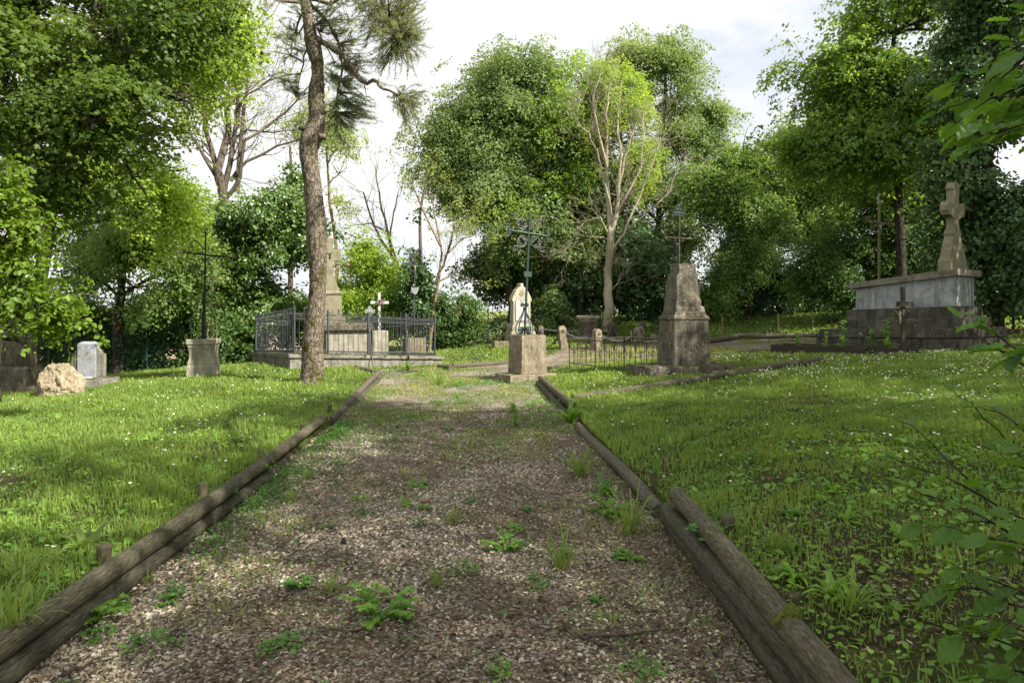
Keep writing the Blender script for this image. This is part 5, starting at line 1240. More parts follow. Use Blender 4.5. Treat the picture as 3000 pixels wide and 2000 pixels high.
# ---- small iron railing
def low_railing():
    A = Vector((1.39, 16.5, 0)); B = Vector((2.43, 14.8, 0)); C = Vector((4.1, 15.84, 0)); D = A + (C - B)
    zt = EYE - (998-HY)/F*15.6
    t = thing('low_iron_railing', 'small low green black iron railing with looped tops left of the broken monument', 'grave railing', (A.x, A.y, 0))
    hs = {}
    def side(a, b, nm, n):
        m = MB(); a, b = a - A, b - A; d = b - a; dh = d.normalized(); L_ = d.length
        top = Vector((0,0,zt)); bot = Vector((0,0,zt - .58))
        m.tube([a + top, b + top], .012, 4); m.tube([a + bot, b + bot], .010, 4)
        w_ = L_ / n
        for i in range(n + 1):
            q = a + d * (i/n); m.tube([q + bot - Vector((0,0,.02)), q + top], .009, 5)
            if i < n:
                c = a + d * ((i+.5)/n)
                m.tube([c + dh*(w_*.44*math.cos(x)) + top + Vector((0,0,-.15 + .15*math.sin(x))) for x in np.linspace(-.9, math.pi+.9, 15)], .007, 4)
                m.tube([c + bot, c + bot + Vector((0,0,.22)), c + bot + Vector((0,0,.26)), c + bot + Vector((0,0,.44))], [.007,.007,.015,.004], 5)
                for s in (-1,1): m.tube([c + dh*s*(.045 + r*math.cos(x)) + bot + Vector((0,0,.33 + r*math.sin(x))) for r, x in zip(np.linspace(.045,.01,12), np.linspace(math.pi, -2.4, 12))], .006, 4)
        m.build(nm, M['iron_rust'], t)
    side(A, B, 'front_panel', 6); side(B, C, 'side_panel', 6); side(A, D, 'side_panel', 6); side(D, C, 'rear_panel', 6)
    for v in (A, B, C, D, A.lerp(B, .5)):
        m = MB(); q = v - A; zg = tz(v.x, v.y); m.tube([q + Vector((0,0,zg - .05)), q + Vector((0,0,zt+.02))], .014, 6)
        if v not in (A,): m.lathe([(.014,0),(.03,.02),(.016,.05),(.028,.08),(.012,.11),(.02,.14),(.001,.18)], 8, q + Vector((0,0,zt)))
        m.build('post', M['iron_rust'], t)
low_railing()
# ---- railing at the right edge
def edge_railing():
    p = at(2969, 955, 17.6); z0 = p.z; t = thing('iron_grave_railing', 'black iron frame railing on a brick footing at the right picture edge', 'grave railing', p, R(-8))
    m = MB()
    for x in (0, 1.3): m.tube([(x,0,-.1),(x,0,.80)], .03, 6); m.lathe([(.03,0),(.05,.02),(.02,.05),(.03,.09),(.001,.16)], 8, (x,0,.80))
    for z in (.18,.80): m.tube([(0,0,z),(1.3,0,z)], .018, 6)
    m.tube([(0,0,.72),(.65,0,.35)], .012, 5); m.tube([(1.3,0,.72),(.65,0,.35)], .012, 5); m.tube([(0,0,.22),(.65,0,.5)], .012, 5); m.tube([(1.3,0,.22),(.65,0,.5)], .012, 5)
    m.lathe([(.02,-.06),(.06,0),(.02,.06)], 8, (.65,-.01,.42)); m.build('railing_frame', M['iron_black'], t)
    m = MB(); m.tube([(.30,.06,.8),(.30,.06,1.15)], .02, 6); m.tube([(.18,.06,1.05),(.42,.06,1.05)], .016, 6); m.lathe([(.1,0),(.06,.1),(.03,.16)], 8, (.30,.06,.72)); m.build('small_cross', M['iron_black'], t)
    m = MB()
    for i in range(9): m.box((-.12 + .2*i, 0, -.13), (.19,.22,.12))
    o = m.build('brick_footing', M['brick'], t); weather(o, .01, 1, .01, .05)
edge_railing()
# ---------------------------------------------------------------- log edging and pegs
def log(label, a, b, d0, d1, mat='log', group='round wooden logs edging the path', bend=.015, name='edging_log'):
    a, b = Vector(a), Vector(b); d = b - a; Ln = d.length; n = max(8, int(Ln / .10)); sides = 22
    mb = MB(); V = []; sd_ = rng.random(3) * 50
    for i in range(n + 1):
        t = i / n; r = (d0 + (d1 - d0) * t) / 2
        oy, oz = bend * math.sin(t * 3.1 + sd_[0]), bend * math.sin(t * 4.7 + sd_[1])
        for k in range(sides):
            an = 2 * math.pi * k / sides; q = Vector((t * Ln * 1.2, math.cos(an) * .5, math.sin(an) * .5)) + Vector(sd_)
            rr = r * (1 + .028 * noise.noise(q * 1.6) + .03 * noise.noise(Vector((q.x * .6, q.y * 9, q.z * 9))))
            V.append((t * Ln, oy + rr * math.cos(an), oz + rr * math.sin(an)))
    i = np.arange(n)[:, None] * sides; k = np.arange(sides)[None]
    mb.add(V, np.stack([i + k, i + (k+1) % sides, i + sides + (k+1) % sides, i + sides + k], -1).reshape(-1, 4))
    mb.add(V[:sides], [tuple(range(sides))[::-1]]); mb.add(V[-sides:], [tuple(range(sides))])
    o = mb.build(name, M[mat], loc=a, smooth=False); o.rotation_euler = d.to_track_quat('X', 'Z').to_euler()
    o.data.polygons.foreach_set('use_smooth', np.r_[np.ones(len(o.data.polygons) - 2, bool), False, False])
    weather(o, 0, 0, .012, .06)
    return tag(o, label, 'log', group)
log('long mossy top log along the left side of the path from the bottom left corner', (-2.13,2.0,.172), (-2.475,9.0,.155), .118, .108)
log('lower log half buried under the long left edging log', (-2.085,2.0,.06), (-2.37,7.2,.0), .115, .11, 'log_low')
log('straight weathered log continuing the left edging up to the path end', (-2.50,9.4,.075), (-3.17,16.3,.10), .115, .11, 'log_dry')
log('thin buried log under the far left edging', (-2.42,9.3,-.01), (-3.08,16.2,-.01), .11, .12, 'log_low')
log('short log turning away along the railed tomb kerb', (-3.22,16.4,.09), (-3.85,16.85,.13), .12, .12, 'log_dry')
log('thick cracked top log of the three log stack at the bottom right', (1.172,1.4,.285), (1.138,4.80,.285), .120, .116)
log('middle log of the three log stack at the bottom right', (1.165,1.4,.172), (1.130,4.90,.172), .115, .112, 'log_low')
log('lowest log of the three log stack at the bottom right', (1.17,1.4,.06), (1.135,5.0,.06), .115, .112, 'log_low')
log('pale crooked log on the right of the path before the stack', (1.12,5.25,.04), (.90,9.1,.065), .118, .11, 'log_dry', bend=.025)
log('top log of the right edging running from the weed clump to the stone cross block', (.93,10.3,.12), (.60,14.5,.14), .125, .12)
log('lower log beneath the right edging by the stone cross block', (.87,9.9,.02), (.54,14.4,.02), .12, .12, 'log_low')
log('long diagonal log lying up the right lawn before the broken monument', at(1677,1163,11.2), at(2412,1056,13.5), .125, .125, bend=.02)
log('short rotten log lying at the corner of the railed tomb kerb', at(1288,1073,18.1) + Vector((0,0,.0)), at(1322,1081,17.3), .16, .17, 'log_dry')
log('horizontal edging log between the railed tomb and the stone cross block', at(1326,1074,17.9), at(1500,1059,18.9), .125, .125, 'log_dry')
log('edging log right of the stone cross block in front of the chained posts', at(1585,1052,19.6), at(1765,1025,21.8), .13, .13, 'log_dry')
log('edging log seen through the low iron railing', at(1765,1024,21.8), at(1930,1003,22.8), .13, .13, 'log_dry')
log('rotten log stump lying between stone cross block and low railing', at(1597,1083,16.8), at(1700,1071,17.0), .14, .13, 'log_dry')
log('far edging log rising across the grass right of the broken monument', at(2072,1001,21.3), at(2160,984,21.9), .17, .16, 'log_dry')
log('far edging log running level toward the big box tomb', at(2160,983,21.9), at(2400,984,20.8), .16, .15, 'log_dry')
log('thin near edging log right of the broken monument base', at(2070,1043,17.4), at(2172,1034,17.5), .12, .12)
log('thin near edging log reaching the timber grave bed', at(2172,1033,17.5), at(2262,1026,17.4), .11, .11)
log('log lying in the grass at the right edge beyond the tomb', at(2925,985,18.2), at(3080,968,19.0), .14, .14)
def peg(label, x, y, ztop, d=.075, square=False):
    z0 = min(tz(x, y), ztop - .12) - .25
    mb = MB()
    mb.lathe([(d*.5, z0), (d*.5, ztop - .012), (d*.42, ztop)], 4 if square else 10, (x, y, 0) if False else (0, 0, 0), rot=.5)
    o = mb.build('wooden_peg', M['peg'], loc=(x, y, 0)); weather(o, .004, 2, .006, .05)
    tag(o, label, 'peg', 'wooden pegs holding the edging logs')
def pegpx(label, px, py, Y, **kw):
    p = at(px, py, Y)
    if Y < 9.5 and px < 1400: p.z -= .05; p.x = min(p.x, -2.13 - (Y - 2) * .0493 - .105)
    if Y < 4.6 and px > 1600: p.x = max(p.x, 1.28)
    peg(label, p.x, p.y, p.z, **kw)
pegpx('thick greenish peg behind the long left log nearest the bottom left corner', 364, 1568, 3.9, d=.08)
pegpx('peg behind the middle of the long left log', 617, 1393, 5.3, d=.075)
pegpx('peg behind the long left log beyond its middle', 774, 1303, 6.7, d=.075)
pegpx('peg close to the far end of the long left log', 896, 1230, 8.3, d=.07)
pegpx('peg behind the joint of the two left edging logs', 966, 1186, 9.9, d=.07)
pegpx('small peg behind the far left edging log', 1032, 1142, 12.3, d=.075)
pegpx('small peg near the end of the far left edging log', 1074, 1106, 14.8, d=.075)
pegpx('peg at the bend where the left edging turns to the kerb', 1091, 1083, 16.3, d=.08)
pegpx('peg standing against the kerb end of the short turning log', 1043, 1070, 16.9, d=.08)
pegpx('dark square peg behind the crooked right log', 1915, 1384, 5.62, d=.085, square=True)
pegpx('square peg in bare soil beside the far end of the crooked log', 1795, 1264, 8.0, d=.085, square=True)
pegpx('small peg in the grass beside the weed clump on the right', 1713, 1190, 10.2, d=.09)
pegpx('peg behind the far end of the three log stack', 2093, 1508, 4.05, d=.08)
pegpx('big round peg behind the three log stack nearest the bottom edge', 2324, 1735, 3.12, d=.085)
pegpx('peg at the end of the rotten log right of the stone cross block', 1610, 1073, 16.6, d=.1)
pegpx('peg on the horizontal edging left of the stone cross block', 1387, 1058, 18.4, d=.09)
pegpx('peg on the near edging right of the broken monument', 2166, 1029, 17.4, d=.09)
# ---- stakes in the back lawn
for px, py, lab in ((2280,918,'thin yellow stake in the back lawn right of the broken monument'), (2381,920,'thin yellow stake in the back lawn nearer the big box tomb'), (2116,928,'thin stake close to the broken monument in the back lawn')):
    q = gz(px, 965, 23.0); h = EYE - (py-HY)/F*23.0 - q.z
    o = MB().bar((0,0,-.1), (0,0,h), .04).build('wooden_stake', M['stake'], loc=q); tag(o, lab, 'stake', 'thin stakes in the back lawn')
# ---- green wire fence
def wire_fence(label, pts, h=1.25, mesh=.11):
    t = thing('wire_mesh_fence', label, 'fence', pts[0]); o = Vector(pts[0])
    for a in pts:
        m = MB(); q = Vector(a) - o; m.tube([q - Vector((0,0,.1)), q + Vector((0,0,h+.05))], .024, 8); m.lathe([(.026,0),(.03,.01),(.01,.03)], 8, q + Vector((0,0,h+.05))); m.build('fence_post', M['fence_green'], t)
    m = MB()
    for a, b in zip(pts[:-1], pts[1:]):
        a, b = Vector(a) - o, Vector(b) - o; d = b - a; Ln = Vector((d.x, d.y, 0)).length; n = int(Ln / mesh); k = int(h / mesh)
        def P(u, v): return a + d * (u * mesh / Ln) + Vector((0, 0, v * mesh))
        for i in range(-k, n):
            for s in (0, 1):
                u0, u1 = (i, i + k) if s == 0 else (i + k, i)
                v0, v1 = 0, k
                if min(u0, u1) < 0: 
                    f = (0 - min(u0, u1)) / k; 
                    if s == 0: u0, v0 = 0, k * f
                    else: u1, v1 = 0, k * (1 - f)
                if max(u0, u1) > n:
                    f = (max(u0, u1) - n) / k
                    if s == 0: u1, v1 = n, k * (1 - f)
                    else: u0, v0 = n, k * f
                m.tube([P(u0, v0), P(u1, v1)], .0035, 3, cap=False)
        for z in (.03, h*.5, h): m.tube([a + Vector((0,0,z)), b + Vector((0,0,z))], .005, 3, cap=False)
    m.build('wire_mesh', M['fence_green'], t)
def fp(l): return [Vector((at(px, 0, Y).x, Y, tz(at(px, 0, Y).x, Y))) for px, Y in l]
wire_fence('dark green wire mesh fence in front of the dark left hedge', fp([(30,19.5),(145,19.2),(290,19.3),(430,20.2),(680,21.6),(900,23.5)]))
wire_fence('dark green wire mesh fence behind the sunlit central lawn', fp([(1105,24.6),(1278,25.2),(1430,25.5),(1577,25.8),(1730,27.3)]))
wire_fence('dark green wire mesh fence along the back hedge on the right', fp([(1880,27.5),(2090,27.6),(2400,26.5),(2620,24.5),(2868,22.5)]), 1.4)
# ---------------------------------------------------------------- grass, daisies, weeds, gravel
FOOT = []   # footprints of the monuments: x, y, radius
for o in list(bpy.data.objects):
    if o.parent is None and o.get('category') in ('grave monument', 'tomb', 'headstone', 'boulder', 'pedestal', 'stone block', 'stone post', 'pine tree'):
        r = {'tomb': 1.3, 'grave monument': .45, 'headstone': .5, 'boulder': .3, 'pedestal': .4, 'stone block': .25, 'stone post': .1, 'pine tree': .26}[o['category']]
        c = o.matrix_basis.translation
        if o.name.startswith('box_tomb'): FOOT += [(9.3,15.9,1.2),(8.6,16.7,1.2),(10.0,15.6,1.2)]; continue
        FOOT.append((c.x, c.y, r))
ENC = [(-5.55,16.7),(-1.85,18.95),(-4.5,23.2),(-8.1,20.95)]
BED = None
def free(X, Y, pth=True):
    k = ~inpoly(X, Y, ENC)
    if pth: k &= ~inpoly(X, Y)
    lx = -2.13 - (Y - 2) * .0493; k &= ~((Y < 9) & (X > lx - .07) & (X < lx + .3))
    for x, y, r in FOOT: k &= (X - x) ** 2 + (Y - y) ** 2 > r * r
    return k
def infrustum(X, Y, m=1.9): return (np.abs(X) < .78 * Y + m)
BARE = lambda X, Y: .5 + .5 * np.sin(X * 1.7 + 2.1 * np.sin(Y * .9)) * np.sin(Y * 1.3 + 1.1 * X)
# worn bare soil along the right stack and in a few places
def bare(X, Y):
    b = np.exp(-((X - 1.75) / .55) ** 2) * sstep(6.2, 3.6, Y) * 1.0
    b = np.maximum(b, np.exp(-((X - 1.45) / .35) ** 2) * np.exp(-((Y - 6.3) / 1.3) ** 2))
    b = np.maximum(b, np.exp(-((X - 2.9) / 1.1) ** 2) * sstep(5.6, 3.4, Y) * .85)
    b = np.maximum(b, np.exp(-((X + 2.8) / .35) ** 2) * np.exp(-((Y - 6.6) / .5) ** 2) * .9)
    b = np.maximum(b, np.exp(-((X + 2.5) / .25) ** 2) * np.exp(-((Y - 3.2) / .6) ** 2) * .7)
    return b * .78
def grass():
    mb = MB()
    for y0, y1, dens, h, wd in ((2.2,4.5,4300,.070,.0042),(4.5,7,3300,.072,.005),(7,11,1700,.075,.0065),(11,16,1050,.08,.0095),(16,22,620,.085,.014),(22,30,330,.10,.022)):
        xm = .80 * y1 + 1.9; n = int(dens * (y1 - y0) * 2 * xm)
        X = rng.uniform(-xm, xm, n); Y = rng.uniform(y0, y1, n)
        k = infrustum(X, Y) & free(X, Y) & (rng.random(n) > bare(X, Y) * .9)
        cl = np.sin(X * 5.3 + 3 * np.sin(Y * 2.2)) * np.sin(Y * 4.7 + 2 * np.sin(X * 1.9)) + .7 * np.sin(X * 1.4 + Y * .8) * np.sin(Y * 1.1 - X * .5)
        k &= rng.random(n) < .72 + .28 * cl
        # broad leaved ground cover takes over near the right corner
        k &= rng.random(n) > .40 * sstep(6.5, 4.0, Y) * (X > 1.2)
        X, Y, cl = X[k], Y[k], cl[k]; n = len(X); Z = terr(X, Y) - .01
        hh = h * rng.uniform(.45, 1.25, n) * (1 + .35 * cl); tall = rng.random(n) < .012; hh[tall] *= 1.6
        a = rng.random(n) * 6.283; D = np.c_[np.cos(a), np.sin(a), np.zeros(n)]; S = np.c_[-np.sin(a), np.cos(a), np.zeros(n)] * (wd * rng.uniform(.6, 1.3, n))[:, None]
        B = np.c_[X, Y, Z]; bend = hh * rng.uniform(.1, .9, n)
        Mx = B + np.c_[np.zeros((n, 2)), hh * .58] + D * (bend * .28)[:, None]; Tp = B + np.c_[np.zeros((n, 2)), hh * (1 - .18 * bend / hh)] + D * bend[:, None]
        V = np.stack([B - S, B + S, Mx + S * .75, Mx - S * .75, Tp], 1).reshape(-1, 3); i = np.arange(n)[:, None] * 5
        var = np.clip(.5 + .28 * cl + rng.normal(0, .2, n), 0, 1)
        mb.add(V, np.concatenate([i, i+1, i+2, i+3], 1), var=var); o_ = mb.n - len(V)
        mb.F.append(np.concatenate([i+3, i+2, i+4], 1) + o_); mb.mi.append((n, 0)); mb.var.append(var)
    tag(mb.build('lawn_grass', M['grass']), 'short uneven lawn grass growing either side of the path', 'grass', kind='stuff')
grass()
# ---- low broad leaved weeds in the lawn (clover, plantain, ground ivy)
def ground_cover():
    mb = MB()
    for y0, y1, dens, s in ((2.2,4.5,1050,.036),(4.5,8,480,.040),(8,13,140,.046)):
        xm = .8 * y1 + 1.6; n = int(dens * (y1 - y0) * 2 * xm); X = rng.uniform(-xm, xm, n); Y = rng.uniform(y0, y1, n)
        cl = np.sin(X * 2.1 + 2 * np.sin(Y * 1.3)) * np.sin(Y * 1.9 + X)
        p = .30 + .45 * (cl > .2) + .35 * (X > 1.2) * sstep(8, 4.5, Y)
        k = infrustum(X, Y) & free(X, Y) & (rng.random(n) < p) & (rng.random(n) > .62 * bare(X, Y)); X, Y = X[k], Y[k]; n = len(X)
        Z = terr(X, Y) + rng.uniform(.004, .055, n); a = rng.random(n) * 6.283
        A = unit(np.c_[np.cos(a), np.sin(a), rng.normal(.25, .3, n)]); Nn = unit(np.c_[rng.normal(0, .35, (n, 2)), np.ones(n)])
        big = rng.random(n) < .12
        leaves(mb, np.c_[X, Y, Z], A, Nn, s * rng.uniform(.5, 1.1, n) * np.where(big, 1.9, 1), OVAL)
    tag(mb.build('lawn_ground_cover', M['weed']), 'clover and plantain leaves mixed into the near lawn', 'ground cover', kind='stuff')
    # along the left log on the path side, and thin green fuzz over the gravel
    mb = MB(); n = 5200; Y = rng.uniform(4.3, 9.5, n); X = -2.17 - .045 * (Y - 3) + np.abs(rng.normal(0, .17, n)) + .06
    k = rng.random(n) < .30 + .7 * (np.sin(Y * 2.3) > -.2); X, Y = X[k], Y[k]
    n2 = 15000; X2 = rng.uniform(-2.6, 1.0, n2); Y2 = rng.uniform(2.9, 15, n2); g = np.array([noise.noise(Vector((x * .9, y * .7, 3.1))) + .45 * noise.noise(Vector((x * 3, y * 3, 1.1))) for x, y in zip(X2, Y2)])
    k = (g > .13) & inpoly(X2, Y2); X = np.r_[X, X2[k]]; Y = np.r_[Y, Y2[k]]
    n4 = 26000; X4 = rng.uniform(-2.6, 1.1, n4); Y4 = rng.uniform(3.4, 13, n4); g = np.array([noise.noise(Vector((x * .7, y * .5, 12.1))) + .5 * noise.noise(Vector((x * 2.2, y * 2.2, 6.1))) for x, y in zip(X4, Y4)])
    k = (g > .02) & inpoly(X4, Y4); FZ = (X4[k], Y4[k])
    n3 = 9000; X3 = rng.uniform(-3.2, .8, n3); Y3 = rng.uniform(8, 17.6, n3); g = np.array([noise.noise(Vector((x * .8, y * .6, 7.1))) + .4 * noise.noise(Vector((x * 3, y * 3, 4.1))) for x, y in zip(X3, Y3)])
    k = (g > -.05) & inpoly(X3, Y3); X = np.r_[X, X3[k]]; Y = np.r_[Y, Y3[k]]
    n = len(X); Z = pathz(X, Y) + rng.uniform(.004, .05, n); a = rng.random(n) * 6.283
    leaves(mb, np.c_[X, Y, Z], unit(np.c_[np.cos(a), np.sin(a), rng.normal(.3, .3, n)]), unit(np.c_[rng.normal(0, .4, (n, 2)), np.ones(n)]), (.018 + .0015 * Y) * rng.uniform(.5, 1.25, n), OVAL)
    tag(mb.build('path_ground_cover', M['weed_dark']), 'small creeping green leaves on the gravel and along the left log', 'ground cover', kind='stuff')
    mf = MB(); x, y = FZ; n = len(x); a = rng.random(n) * 6.283
    leaves(mf, np.c_[x, y, pathz(x, y) + rng.uniform(.003, .03, n)], unit(np.c_[np.cos(a), np.sin(a), rng.normal(.4, .4, n)]), unit(np.c_[rng.normal(0, .5, (n, 2)), np.ones(n)]), (.008 + .0012 * y) * rng.uniform(.5, 1.3, n), KITE)
    M['moss_fuzz'] = leaf('moss_fuzz', (.045,.062,.016), (.115,.13,.04), .35, tboost=1.2)
    tag(mf.build('path_moss', M['moss_fuzz']), 'fine dull green moss and seedlings creeping over the gravel', 'moss', kind='stuff')
    mb = MB(); n = 52000; X = rng.uniform(-3.3, 9.0, n); Y = rng.uniform(2.6, 22, n)
    g = np.array([noise.noise(Vector((x * .8, y * .6, 9.4))) + .5 * noise.noise(Vector((x * 2.6, y * 2.6, 2.4))) for x, y in zip(X, Y)])
    k = inpoly(X, Y) & free(X, Y, False) & ((g > .24 - .022 * np.clip(Y - 6, 0, 12))); X, Y = X[k], Y[k]; n = len(X)
    for _ in range(3):
        x, y = X + rng.normal(0, .03, n), Y + rng.normal(0, .03, n); a = rng.random(n) * 6.283; D = np.c_[np.cos(a), np.sin(a), np.zeros(n)]
        S = np.c_[-np.sin(a), np.cos(a), np.zeros(n)] * (.0016 + .0004 * y)[:, None]; B = np.c_[x, y, pathz(x, y) - .005]; h = rng.uniform(.015, .065, n)
        Mx = B + np.c_[np.zeros((n, 2)), h * .6] + D * (h * .2)[:, None]; Tp = B + np.c_[np.zeros((n, 2)), h * .9] + D * (h * 1.1)[:, None]
        V = np.stack([B - S, B + S, Mx + S * .7, Mx - S * .7, Tp], 1).reshape(-1, 3); i = np.arange(n)[:, None] * 5; v = rng.random(n)
        mb.add(V, np.concatenate([i, i+1, i+2, i+3], 1), var=v); o_ = mb.n - len(V); mb.F.append(np.concatenate([i+3, i+2, i+4], 1) + o_); mb.mi.append((n, 0)); mb.var.append(v)
    M['grass_dry'] = leaf('grass_dry', (.07,.105,.024), (.19,.22,.065), .4, tboost=1.3)
    tag(mb.build('path_grass', M['grass_dry']), 'sparse thin grass sprouting through the gravel path', 'grass', kind='stuff')
ground_cover()
# ---- gravel
def gravel():
    mb = MB(); n = 92000; Y = 2.6 + 8.4 * rng.random(n) ** 1.45; X = rng.uniform(-2.55, 1.12, n)
    g = np.array([noise.noise(Vector((x * 1.0, y * .9, 5.5))) + .55 * noise.noise(Vector((x * 3.1, y * 3.1, .5))) for x, y in zip(X, Y)])
    k = inpoly(X, Y) & (rng.random(n) < np.clip(.27 + g * 1.15, .05, 1)); X, Y = X[k], Y[k]; n = len(X)
    s = .0078 * rng.uniform(.45, 1.6, n) * (1 + .03 * (Y - 3)); Z = pathz(X, Y) + s * .25
    oc = np.array([(1,0,0),(.62,.70,.05),(-.1,1,0),(-.75,.62,0),(-1,-.05,.05),(-.6,-.75,0),(.15,-1,.03),(.8,-.6,0),(.45,.2,.62),(-.3,.4,.66),(-.25,-.42,.6),(.4,-.35,.64)])
    fs = [(0,1,8),(1,2,9,8),(2,3,9),(3,4,9),(4,5,10),(5,6,10),(6,7,11),(7,0,8,11),(4,10,9),(6,11,10),(8,9,10,11)]
    a = rng.random(n) * 6.283; e = rng.uniform(.6, 1.0, n); P = oc[None] * s[:, None, None]; P[..., 0] *= 1.35; P[..., 1] *= e[:, None]; P[..., 2] *= rng.uniform(.6, 1.2, n)[:, None]
    P += rng.normal(0, .12, P.shape) * s[:, None, None]
    tl = rng.normal(0, .25, (n, 2)); P[..., 2] += P[..., 0] * tl[:, :1] + P[..., 1] * tl[:, 1:]
    c, sn = np.cos(a)[:, None], np.sin(a)[:, None]; V = np.stack([P[..., 0]*c - P[..., 1]*sn + X[:, None], P[..., 0]*sn + P[..., 1]*c + Y[:, None], P[..., 2] + Z[:, None]], -1).reshape(-1, 3)
    off = np.arange(n)[:, None] * 12; var = rng.random(n); o = mb.n; mb.V.append(V); mb.n += len(V)
    for kf in (3, 4):
        for f in fs:
            if len(f) == kf: mb.F.append(np.array(f)[None] + off + o); mb.mi.append((n, 0)); mb.var.append(var)
    tag(mb.build('gravel', M['pebble'], smooth=False), 'loose pale gravel pebbles lying on the path', 'gravel', kind='stuff')
    # bark chips and bits
    mb = MB(); n = 85000; Y = 2.6 + 8.4 * rng.random(n) ** 1.4; X = np.where(rng.random(n) < .80, rng.uniform(-2.55, 1.12, n), rng.uniform(1.15, 3.4, n))
    g = np.array([noise.noise(Vector((x * 1.0, y * .9, 5.5))) for x, y in zip(X, Y)])
    ip = inpoly(X, Y); k = (ip & (rng.random(n) < .75 - g * .6)) | (~ip & (X > 1.15) & (rng.random(n) < bare(X, Y))); X, Y, ip = X[k], Y[k], ip[k]; n = len(X)
    Z = np.where(ip, pathz(X, Y), terr(X, Y)) + rng.uniform(.004, .014, n); a = rng.random(n) * 6.283
    T = np.array([(0,.12,0),(.6,.2,.04),(1,.05,.08),(.9,-.14,.03),(.2,-.2,0)])
    leaves(mb, np.c_[X, Y, Z], unit(np.c_[np.cos(a), np.sin(a), rng.normal(0, .22, n)]), unit(np.c_[rng.normal(0, .35, (n, 2)), np.ones(n)]), rng.uniform(.010, .034, n), T, rng.random(n) ** 1.3)
    tag(mb.build('bark_mulch', M['chips']), 'dark bark crumbs and leaf bits strewn over the path and bare soil', 'mulch', kind='stuff')
gravel()
# ---- daisies
def daisies():
    pts = []
    def sc(n, f, xr, yr):
        X = rng.uniform(*xr, n); Y = rng.uniform(*yr, n); k = infrustum(X, Y, -.1) & free(X, Y) & (rng.random(n) < f(X, Y)); pts.append(np.c_[X, Y][k])
    cl = lambda X, Y: np.clip(.45 + .8 * np.sin(X * 1.7 + np.sin(Y * 2)) * np.sin(Y * 1.5 + X * .6) + .4 * np.sin(X * 5.1 + Y) * np.sin(Y * 4.3 - X), 0, 1)
    sc(4600, lambda X, Y: cl(X, Y) * sstep(1.0, 4.0, X - .12 * Y) , (1.5, 12), (6.0, 16.5))
    sc(500, lambda X, Y: cl(X, Y) * .6, (1.2, 6), (4.6, 10)); sc(260, lambda X, Y: cl(X, Y) * .7, (-6, -2.6), (3.2, 9)); sc(420, lambda X, Y: cl(X, Y) ** 2 * .9, (-10, -3.2), (9, 16.5))
    sc(700, lambda X, Y: cl(X, Y) * .8, (5, 14), (21, 27)); sc(260, lambda X, Y: cl(X, Y) * .7, (-3, 5), (19.5, 25)); sc(260, lambda X, Y: cl(X, Y), (1.2, 5.5), (11, 16))
    P = np.concatenate(pts); P = P[np.argsort(P[:, 1])]
    # one flower: ten petals and a yellow eye on a stalk
    def flower(mb, c, r, tilt, az):
        ca, sa = math.cos(az), math.sin(az); n = Vector((math.sin(tilt)*ca, math.sin(tilt)*sa, math.cos(tilt))); t1 = n.orthogonal().normalized(); t2 = n.cross(t1); c = Vector(c)
        for k in range(9):
            a = k * .698; d = t1*math.cos(a) + t2*math.sin(a); s = t1*-math.sin(a) + t2*math.cos(a)
            mb.add([c, c + d*r*.62 + s*r*.21, c + d*r + n*r*.12, c + d*r*.62 - s*r*.21], [(0,1,2,3)])
        V = [c + n*.005 + (t1*math.cos(k*1.257) + t2*math.sin(k*1.257))*r*.30 for k in range(5)] + [c + n*.009]
        mb.add(V, [(0,1,2,3,4)], 1)
        return n
    protos = []
    for v in range(3):
        mb = MB(); flower(mb, (0,0,.075), .0135 + .001*v, .25 + .1*v, 2.1*v - 1.5); mb.tube([(0.008,0,-.01),(.004,0,.04),(0,0,.073)], .0012, 3, mi=2); protos.append(mb)
    ob = [m.build('daisy', [M['petal_white'], M['petal_yellow'], M['weed']]) for m in protos]
    near, far = P[:295], P[295:]
    for i, (x, y) in enumerate(near):
        o = ob[i] if i < 3 else ob[i % 3].copy()
        if i >= 3: COL.objects.link(o)
        o.location = (x, y, tz(x, y)); o.rotation_euler = (0, 0, rng.random() * 6.28); o.scale = (1, 1, rng.uniform(.75, 1.25))
        tag(o, 'small white daisy with a yellow eye standing in the nearer lawn grass', 'daisy', 'daisies in the nearer lawn')
    mb = MB(); Z = terr(far[:, 0], far[:, 1])
    for (x, y), z in zip(far, Z): flower(mb, (x, y, z + rng.uniform(.07, .115)), .0112 + .00055 * (y - 8), rng.uniform(.1, .7), rng.uniform(-2.6, -.5))
    tag(mb.build('daisy_drift', [M['petal_white'], M['petal_yellow']]), 'drifts of tiny white daisies across the farther lawn', 'daisies', kind='stuff')
daisies()
# ---- single weeds
def lance(mb, root, az, ln, wd, rise, curl, mi=0, teeth=0):
    d = Vector((math.cos(az), math.sin(az), 0)); s = Vector((-d.y, d.x, 0)); n = 7; V = []
    for i in range(n + 1):
        t = i / n; w_ = wd * math.sin(math.pi * min(1, .12 + .88 * t) ** .85) * (1 - .35 * teeth * (i % 2)); h = rise * ln * (math.sin(t * 1.5) - curl * t * t)
        c = Vector(root) + d * (ln * t * (1 - .15 * rise)) + Vector((0, 0, h)); V += [c - s * w_ + Vector((0,0,w_*.35)), c + Vector((0,0,0)), c + s * w_ + Vector((0,0,w_*.35))]
    fs = []
    for i in range(n):
        a = 3 * i; fs += [(a, a+1, a+4, a+3), (a+1, a+2, a+5, a+4)]
    v = rng.random(); mb.add(np.array([list(q) for q in V]), np.array(fs), mi, np.full(len(fs), v))
def zat(x, y): return pz(x, y) if inpoly(np.array([x]), np.array([y]))[0] else tz(x, y)
